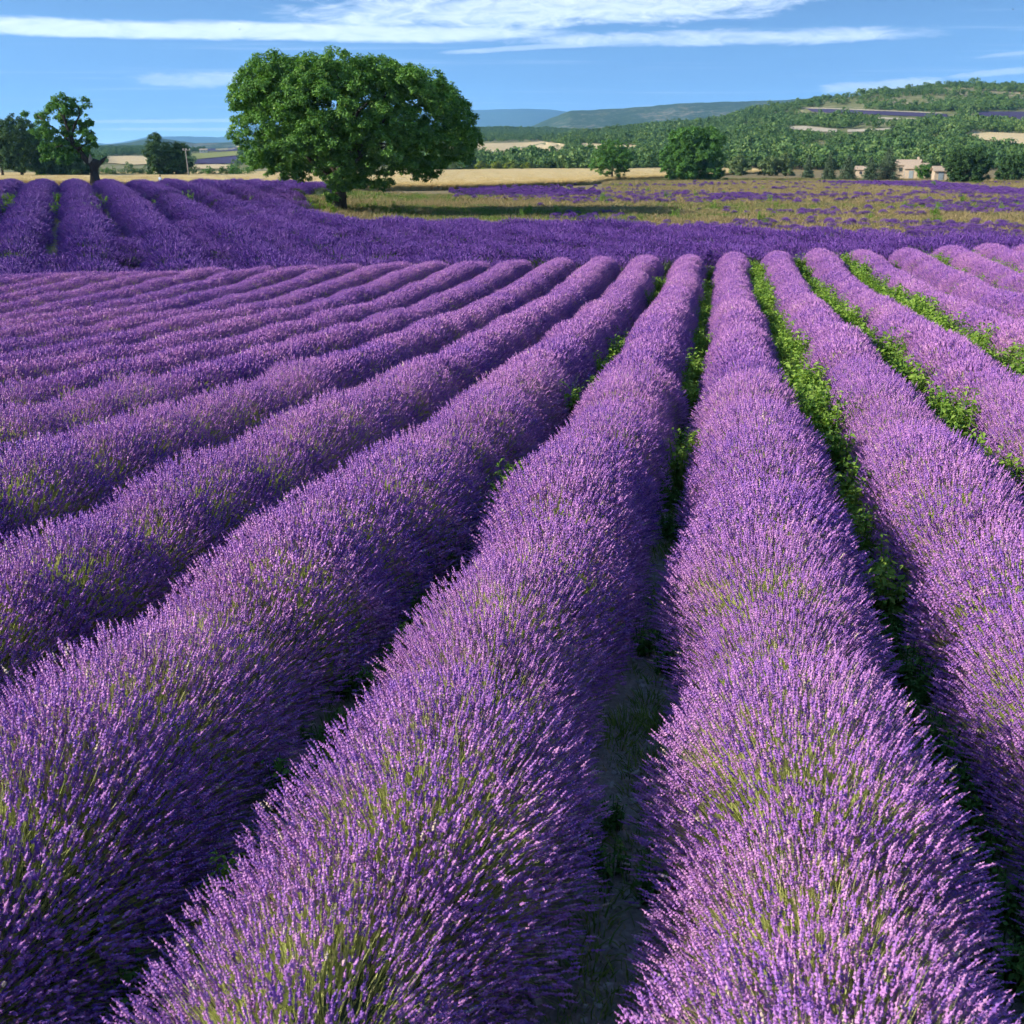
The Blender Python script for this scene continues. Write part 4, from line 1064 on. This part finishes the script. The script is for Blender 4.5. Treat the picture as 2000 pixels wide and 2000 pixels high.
hedge('hedge', 'dark hedge behind the wheat between the old tree and the big tree', sp, 275, ['oak', 'oak', 'bright_leaf'])
sp = [(x, 302 + rng.uniform(-7, 8), 44) for x in range(880, 1060, 15)] + [(x, 308 + rng.uniform(-6, 8), 44) for x in range(1060, 1300, 16)]
hedge('hedge', 'green hedge of trees behind the wheat right of the big tree', sp, 430, ['bright_leaf', 'oak', 'olive_leaf'])
for i, (px, wp) in enumerate(((941, 26), (971, 30), (997, 26), (1031, 30))):
    simple_tree('yellow_bush', f'yellow-green bush in front of the hedge, {ORD[i]} one right of the big tree', px, 336, 317 + 2 * (i % 2), wp, M['yellow_leaf'], d=405, n=8, per=16, low=0.0, cat='bush', trunk=False, group='yellow-green bushes behind the wheat')

# ------------------------------------------------------------------ fields, ledges and woods on the far slopes
PATCH = []
def patch(name, mat, top, bot, lift=0.35, n=40, label=None):
    """a sloping field laid on the terrain between two edge lines"""
    x0, x1 = max(top[0][0], bot[0][0]), min(top[-1][0], bot[-1][0])
    pxs = np.linspace(top[0][0], top[-1][0], n); bx = np.linspace(bot[0][0], bot[-1][0], n)
    T = [hit(a, np.interp(a, *zip(*top)), 0.0, 385) for a in pxs]; B = [hit(a, np.interp(a, *zip(*bot)), 0.0, 385) for a in bx]
    m = 8; V = []
    for a, b in zip(T, B):
        for t in np.linspace(0, 1, m):
            p = b.lerp(a, t); V.append((p.x, p.y, 0))
    V = np.array(V); V[:, 2] = ground(V[:, 0], V[:, 1]) + lift
    i = (np.arange(n - 1)[:, None] * m + np.arange(m - 1)[None, :]).ravel()
    o = mesh_obj(name, V, np.stack([i, i + m, i + m + 1, i + 1], 1), (mat,), smooth=True); tag(o, kind='structure')
    PATCH.append((list(zip(*top)), list(zip(*bot))))
W_, LV, GR, LS = M['hill_field_wheat'], M['hill_field_lav'], M['hill_field_green'], M['limestone']
patch('hill_wheat_field', W_, [(860, 286), (940, 281), (1024, 279), (1056, 277), (1105, 283)], [(860, 304), (945, 301), (1024, 303), (1070, 304), (1100, 300)])
patch('hill_wheat_field', W_, [(1133, 280), (1150, 281), (1200, 284), (1246, 285)], [(1133, 299), (1150, 304), (1200, 302), (1246, 292)])
patch('hill_wheat_field', W_, [(1886, 263), (1900, 259), (1950, 260), (2060, 265)], [(1878, 269), (1920, 274), (1965, 280), (2060, 292)])
patch('hill_lavender_field', LV, [(1574, 213), (1617, 214), (1788, 221), (1850, 224)], [(1586, 219), (1620, 221), (1788, 228), (1850, 230)])
patch('hill_lavender_field', LV, [(1900, 226), (1920, 219), (2000, 219), (2060, 221)], [(1892, 231), (1920, 232), (2000, 237), (2060, 240)])
patch('straw_field', W_, [(206, 306), (260, 305), (300, 306)], [(206, 319), (260, 323), (300, 321)])
patch('pasture', GR, [(368, 301), (420, 298), (470, 295)], [(372, 312), (420, 308), (470, 303)])
patch('valley_lavender_field', LV, [(380, 313), (420, 309), (470, 304)], [(380, 321), (420, 321), (470, 320)])
patch('valley_lavender_field', LV, [(405, 291), (440, 289), (475, 288)], [(400, 296), (440, 296), (475, 294)])
patch('straw_field', W_, [(366, 287), (420, 281), (475, 280)], [(366, 292), (410, 290), (475, 287)])
patch('straw_field', W_, [(370, 323), (420, 322), (450, 323)], [(370, 331), (420, 331), (450, 330)])
patch('limestone_ledge', LS, [(1536, 248), (1570, 247), (1600, 250), (1634, 253)], [(1538, 254), (1570, 256), (1600, 258), (1636, 260)])
patch('limestone_ledge', LS, [(1440, 243), (1470, 244), (1502, 246)], [(1440, 248), (1470, 250), (1502, 251)])
patch('limestone_ledge', LS, [(1580, 223), (1640, 226), (1720, 230), (1800, 233)], [(1580, 226), (1640, 229), (1720, 233), (1800, 236)])
patch('limestone_ledge', LS, [(1655, 254), (1700, 253), (1760, 250)], [(1655, 259), (1700, 258), (1760, 253)])
patch('limestone_ledge', LS, [(1566, 211), (1620, 212), (1790, 219), (1840, 221.5)], [(1566, 212.5), (1620, 213.5), (1790, 220.5), (1840, 223)])
patch('limestone_ledge', LS, [(1810, 270), (1830, 266), (1850, 267)], [(1810, 273), (1830, 272), (1850, 270)])

def forest_tree(name, h, w_, n, size, mat):
    cen = [np.array([rng.normal(0, 0.25) * w_, rng.normal(0, 0.25) * w_, h * rng.uniform(0.35, 0.72)]) for k in range(5)]
    pos, nr, rd = [], [], []
    for c in cen:
        m = n // 5; d = unit(rng.normal(0, 1, (m, 3)) + np.array([0, 0, 0.5])); rr = w_ * rng.uniform(0.24, 0.34)
        p = c + d * (rr * rng.uniform(0.6, 1.05, m))[:, None]; pos.append(p); nr.append(d + rng.normal(0, 0.35, (m, 3))); rd.append(np.clip(rng.normal(0.3, 0.13, m) + rng.normal(0, 0.08), 0, 1))
    V, F, A = leaf_quads(np.concatenate(pos), np.concatenate(nr), rng.uniform(0.7, 1.3, len(np.concatenate(rd))) * size, np.concatenate(rd), 0.8)
    tv, tq, tt = tube([(0, 0, -0.5), (0, 0, h * 0.5)], [0.18, 0.1], 4)
    V2 = np.concatenate([V, tv]); F2 = np.concatenate([F, np.array(tq) + len(V)]); A2 = np.concatenate([A, np.full(len(tv), 0.0)])
    return np_mesh(name, V2, F2, (mat,), None, False, {'rnd': A2})
GF = scatter_group('wood_tree', [forest_tree('wood_tree', 6.0 + rng.random() * 2, 6.5, 210, 0.95, M['forest']) for k in range(6)])

def woods():
    def sample(n, d0, d1, a0, a1):
        a = np.radians(rng.uniform(a0, a1, n)); d = np.sqrt(rng.random(n) * (d1 * d1 - d0 * d0) + d0 * d0)
        return np.sin(a) * d, np.cos(a) * d, d
    def clear(x, y, keep=0.0):
        z = ground(x, y, False); px, py = proj(x, y, z); ok = np.ones(len(x), bool)
        for top, bot in PATCH:
            xa, xb = min(top[0][0], bot[0][0]) - 1, max(top[0][-1], bot[0][-1]) + 1
            inn = (px > xa) & (px < xb) & (py > np.interp(px, *top) - 0.6) & (py < np.interp(px, *bot) + 6.0)
            ok &= ~inn | (rng.random(len(x)) < keep)
        return ok, px, py, z
    x, y, d = sample(52000, 400, 1080, -6, 29)
    h = ridge(d, np.degrees(np.arctan2(x, y)), _NT, 380, 1000, 1500, 1.25)
    ok, px, py, z = clear(x, y)
    n = fbm(x / 55, y / 55, 4); n2 = fbm(x / 18 + 7, y / 18, 3)
    dens = np.where(py < 212, np.clip((n - 0.46) * 4.0, 0.04, 0.65), np.clip((n - 0.36) * 4.5, 0.06, 0.95))
    dens = np.where((py > 300) & (d < 520), np.clip(dens + 0.2, 0, 1), dens)
    ok &= (rng.random(len(x)) < dens) & (h > 0.3)
    x, y, z, n2 = x[ok], y[ok], z[ok], n2[ok]; up = np.zeros((len(x), 3)); up[:, 2] = 1
    s = rng.uniform(0.26, 0.62, len(x)) * (0.55 + 0.9 * n2) * np.where(rng.random(len(x)) < 0.08, 1.6, 1.0) * np.interp(np.hypot(x, y), [400, 480, 650], [1.25, 1.1, 1.0])
    tag(scatter('woods', np.stack([x, y, ground(x, y)], 1), up, np.stack([s, s, s * rng.uniform(0.75, 1.1, len(x))], 1), 6, GF, None, np.clip(n2 * 1.5 - 0.25 + rng.normal(0, 0.28, len(x)), 0, 1)), 'green oak woods covering the stony hill on the right', 'woods')
    x, y, d = sample(42000, 470, 2000, -30, 12)
    ok, px, py, z = clear(x, y)
    n = fbm(x / 130 + 5, y / 130, 4); dens = np.clip((n - 0.40) * 6, 0.03, 1.0)
    dens = np.where((px > 840) & (py < 279), np.clip((n - 0.2) * 5, 0.4, 1), dens)
    dens = np.where((px < 500) & (d > 1200), np.clip((n - 0.25) * 5, 0.3, 1), dens)
    ok &= rng.random(len(x)) < dens
    x, y, z, d = x[ok], y[ok], z[ok], d[ok]; up = np.zeros((len(x), 3)); up[:, 2] = 1
    s = rng.uniform(0.6, 1.1, len(x)) * np.interp(d, [450, 1900], [0.65, 1.0])
    tag(scatter('valley_woods', np.stack([x, y, ground(x, y)], 1), up, s, 6, GF, None, np.clip(rng.normal(0.35, 0.22, len(x)), 0, 1)), 'dark woods and copses across the valley behind the wheat', 'woods')
woods()

# ------------------------------------------------------------------ farm buildings, pole, person, birds
def house(name, label, px, pbase, d, wm, dm, hm, roof_h, rz, wall, roof='tile_roof', openings=(), chimney=None, ridge_along=True):
    q = P(px, pbase, d); t = empty(name, (q.x, d, gz(q.x, d))); t.rotation_euler = (0, 0, rz); tag(t, label, 'house')
    x, y = wm / 2, dm / 2
    v = [(-x, -y, -0.3), (x, -y, -0.3), (x, y, -0.3), (-x, y, -0.3), (-x, -y, hm), (x, -y, hm), (x, y, hm), (-x, y, hm), (-x, 0, hm + roof_h), (x, 0, hm + roof_h)]
    mb = MB(); mb.add(v, q=[[0, 1, 5, 4], [2, 3, 7, 6], [1, 2, 6, 5], [3, 0, 4, 7]], t=[[5, 6, 9], [7, 4, 8]]); mb.obj('wall', (M[wall],), t)
    e = 0.35; s = roof_h / y; rb = MB()
    for sy in (-1, 1):
        a = np.array([(-x - e, sy * (y + e), hm - e * s + 0.03), (x + e, sy * (y + e), hm - e * s + 0.03), (x + e, 0, hm + roof_h + 0.03), (-x - e, 0, hm + roof_h + 0.03)])
        b = a + np.array([0, 0, 0.16]); rb.add(np.concatenate([a, b]), q=[[3, 2, 1, 0], [4, 5, 6, 7], [0, 1, 5, 4], [1, 2, 6, 5], [2, 3, 7, 6], [3, 0, 4, 7]])
    ro = rb.obj('roof', (M[roof],), t)
    if chimney: MB().box((chimney, 0.4, hm + roof_h + 0.35), (0.5, 0.5, 0.8)).obj('chimney', (M[wall],), ro)
    for kind, ox, oz, ww, hh in openings:
        o = MB().box((ox, -y - 0.03, oz), (ww, 0.10, hh)).obj(kind, (M['window_dark'] if kind == 'window' else M['shutter'],), t)
        if kind == 'window':
            MB().box((ox, -y - 0.07, oz - hh / 2 - 0.06), (ww + 0.2, 0.18, 0.1)).obj('sill', (M[wall],), o)
    return t
house('farmhouse', 'pale stone farmhouse with a clay roof beside the tallest conifer', 1772, 352, 266, 5.0, 4.6, 2.9, 1.0, R(-28), 'plaster', openings=(('window', -1.3, 1.9, 0.7, 0.9), ('window', 1.3, 1.9, 0.7, 0.9), ('door', 0.1, 0.9, 1.0, 2.0)), chimney=1.9)
house('farm_annex', 'low pale annex in front of the farmhouse, next to the bright bush', 1788, 356, 245, 4.2, 3.4, 2.3, 0.9, R(-28), 'plaster', openings=(('window', 0.8, 1.4, 0.7, 0.8), ('door', -0.8, 0.9, 0.9, 1.8)))
house('farm_shed', 'small pale shed partly hidden by the round tree', 1833, 358, 225, 2.4, 3.0, 2.0, 0.7, R(-10), 'plaster', openings=(('door', 0.0, 0.9, 0.9, 1.8),))
house('farm_shed', 'low pale wall of a shed left of the tallest conifer', 1683, 350, 262, 2.6, 3.0, 1.9, 0.6, R(-30), 'plaster', openings=(('window', 0.0, 1.2, 0.6, 0.6),))
def far_house(label, px, py, wm, hm, dm=None, wall='white_wall'):
    h = hit(px, py, 0.0, 385); d = h.y
    return house('far_house', label, px, py, d, wm, wm * 0.7, hm, hm * 0.35, R(8), wall, openings=(('window', -wm * 0.2, hm * 0.55, wm * 0.10, hm * 0.25), ('window', wm * 0.2, hm * 0.55, wm * 0.10, hm * 0.25)))
far_house('tiny white house by the purple valley field left of the big tree', 398, 299, 7.5, 3.0)
far_house('tiny pale farmhouse on the far pale field left of the big tree', 420, 284, 9, 3.6, wall='plaster')
far_house('long pale building half hidden in the hedge right of the big tree', 1026, 317, 10, 3.4, wall='plaster')

def pole():
    q = P(369, 345, 250); b = Vector((q.x, 250, gz(q.x, 250))); top = P(362, 290, 250) - b
    t = empty('utility_pole', b); tag(t, 'thin leaning wooden utility pole beside the pair of trees', 'pole')
    MB().tube([(0, 0, -0.5), (top.x / 2, 0, top.z / 2), (top.x, 0, top.z)], [0.13, 0.11, 0.09], 8).obj('post', (M['pole'],), t, True)
    c = MB().box((top.x + 0.2, 0, top.z - 0.35), (1.7, 0.10, 0.11)).obj('crossarm', (M['pole'],), t)
    for o in (-0.5, 0.2, 0.9): MB().tube([(top.x + o, 0, top.z - 0.27), (top.x + o, 0, top.z - 0.12), (top.x + o, 0, top.z)], [0.05, 0.09, 0.04], 7).obj('insulator', (M['white_wall'],), c)
pole()

def person():
    q = P(314, 362, 140); b = Vector((q.x, 140, gz(q.x, 140)))
    t = empty('person', b); tag(t, 'person in a pale blue top standing behind the violet rows', 'person')
    t.rotation_euler = (0, 0, R(150))
    J = {'pel': (0, 0, 0.95, .15, .11), 'wst': (0, 0, 1.12, .13, .10), 'cst': (0, .01, 1.35, .17, .115), 'nk0': (0, .01, 1.49, .065, .06), 'nk': (0, .02, 1.55, .05, .05), 'hd': (0, .03, 1.63, .085, .095), 'hd2': (0, .03, 1.72, .075, .09),
         'sl': (-.19, 0, 1.44, .07, .07), 'el': (-.26, .03, 1.16, .05, .05), 'wl': (-.22, .17, .98, .035, .035), 'hl': (-.20, .23, .95, .04, .025), 'sr': (.19, 0, 1.44, .07, .07), 'er': (.26, .02, 1.16, .05, .05), 'wr': (.24, .14, .96, .035, .035), 'hr': (.23, .19, .91, .04, .025),
         'tl': (-.10, 0, .88, .10, .10), 'kl': (-.11, .02, .48, .065, .065), 'al': (-.11, -.01, .09, .045, .045), 'fl': (-.12, .14, .04, .04, .035), 'tr': (.10, 0, .88, .10, .10), 'kr': (.11, .02, .48, .065, .065), 'ar': (.11, -.01, .09, .045, .045), 'fr': (.12, .14, .04, .04, .035)}
    E_ = [('pel', 'wst'), ('wst', 'cst'), ('cst', 'nk0'), ('nk0', 'nk'), ('nk', 'hd'), ('hd', 'hd2'), ('cst', 'sl'), ('sl', 'el'), ('el', 'wl'), ('wl', 'hl'), ('cst', 'sr'), ('sr', 'er'), ('er', 'wr'), ('wr', 'hr'), ('pel', 'tl'), ('tl', 'kl'), ('kl', 'al'), ('al', 'fl'), ('pel', 'tr'), ('tr', 'kr'), ('kr', 'ar'), ('ar', 'fr')]
    ks = list(J); me = bpy.data.meshes.new('body'); me.from_pydata([J[k][:3] for k in ks], [(ks.index(a), ks.index(c)) for a, c in E_], [])
    for m in ('skin', 'shirt', 'jeans'): me.materials.append(M[m])
    o = link(bpy.data.objects.new('body', me), t)
    o.modifiers.new('skin', 'SKIN'); sv = me.skin_vertices[0].data
    for k, v in zip(ks, sv): v.radius = J[k][3:5]; v.use_root = (k == 'pel')
    o.modifiers.new('sub', 'SUBSURF').render_levels = 1; o.modifiers['sub'].levels = 1
    dg = bpy.context.evaluated_depsgraph_get(); dg.update(); m2 = bpy.data.meshes.new_from_object(o.evaluated_get(dg)); o.modifiers.clear()
    o.data = m2
    if not m2.materials:
        for m in ('skin', 'shirt', 'jeans'): m2.materials.append(M[m])
    for p in m2.polygons:
        z = p.center.z; ax = abs(p.center.x)
        p.material_index = 1 if (1.0 < z < 1.50 and not (ax > .17 and z < 1.22)) else (2 if z <= 1.0 and ax < .18 else 0); p.use_smooth = True
    hb = MB()
    n = 10
    rows = []
    for i in range(5):
        f = i / 4; z = 1.64 + 0.155 * f; r_ = 0.105 * math.sqrt(max(0.02, 1 - f ** 2.2))
        rows.append([(math.cos(6.283 * k / n) * r_, math.sin(6.283 * k / n) * r_ * 1.1 - 0.005 + (0.0 if i > 1 else -0.02), z + (0.03 if (i == 0 and math.sin(6.283 * k / n) > 0.2) else 0)) for k in range(n)])
    V = [p for r_ in rows for p in r_]; Q = [[i * n + k, i * n + (k + 1) % n, (i + 1) * n + (k + 1) % n, (i + 1) * n + k] for i in range(4) for k in range(n)]
    hb.add(V, q=Q); hb.obj('hair', (M['hair'],), t, True)
person()

def bird(label, px, py, d, span):
    p = P(px, py, d); t = mesh_obj('bird', np.array([(0, -.35, 0), (.07, 0, .03), (-.07, 0, .03), (0, .4, 0), (0, 0, -.06), (.28, .06, .16), (.62, -.12, .08), (.25, -.10, .14), (-.28, .06, .16), (-.62, -.12, .08), (-.25, -.10, .14)]) * span,
                   np.array([(0, 1, 4), (1, 3, 4), (3, 2, 4), (2, 0, 4), (0, 2, 1), (1, 2, 3), (1, 5, 7), (5, 6, 7), (2, 10, 8), (8, 10, 9), (1, 7, 0), (2, 0, 10)]), (M['feather'],))
    t.location = p; t.rotation_euler = (R(20), 0, R(70)); tag(t, label, 'bird', 'birds in the sky')
bird('tiny dark bird in front of the long white cloud', 468, 57, 90, 0.22)
bird('tiny dark bird high in the right corner of the sky', 1978, 18, 90, 0.22)

# ------------------------------------------------------------------ haze
def haze():
    x0, x1, y0, y1, z0, z1 = -14000, 14000, -60, 13500, -21.0, 760.0
    v = [(x0, y0, z0), (x1, y0, z0), (x1, y1, z0), (x0, y1, z0), (x0, y0, z1), (x1, y0, z1), (x1, y1, z1), (x0, y1, z1)]
    m, N, L = new_mat('haze_air')
    p = N.new('ShaderNodeVolumePrincipled'); p.inputs['Color'].default_value = (0.24, 0.55, 1.0, 1); p.inputs['Density'].default_value = 9.0e-5; p.inputs['Anisotropy'].default_value = 0.0
    o = N.new('ShaderNodeOutputMaterial'); L.new(p.outputs[0], o.inputs['Volume'])
    h = mesh_obj('haze', v, np.array([(3, 2, 1, 0), (4, 5, 6, 7), (0, 1, 5, 4), (1, 2, 6, 5), (2, 3, 7, 6), (3, 0, 4, 7)]), (m,)); tag(h, kind='stuff')
haze()
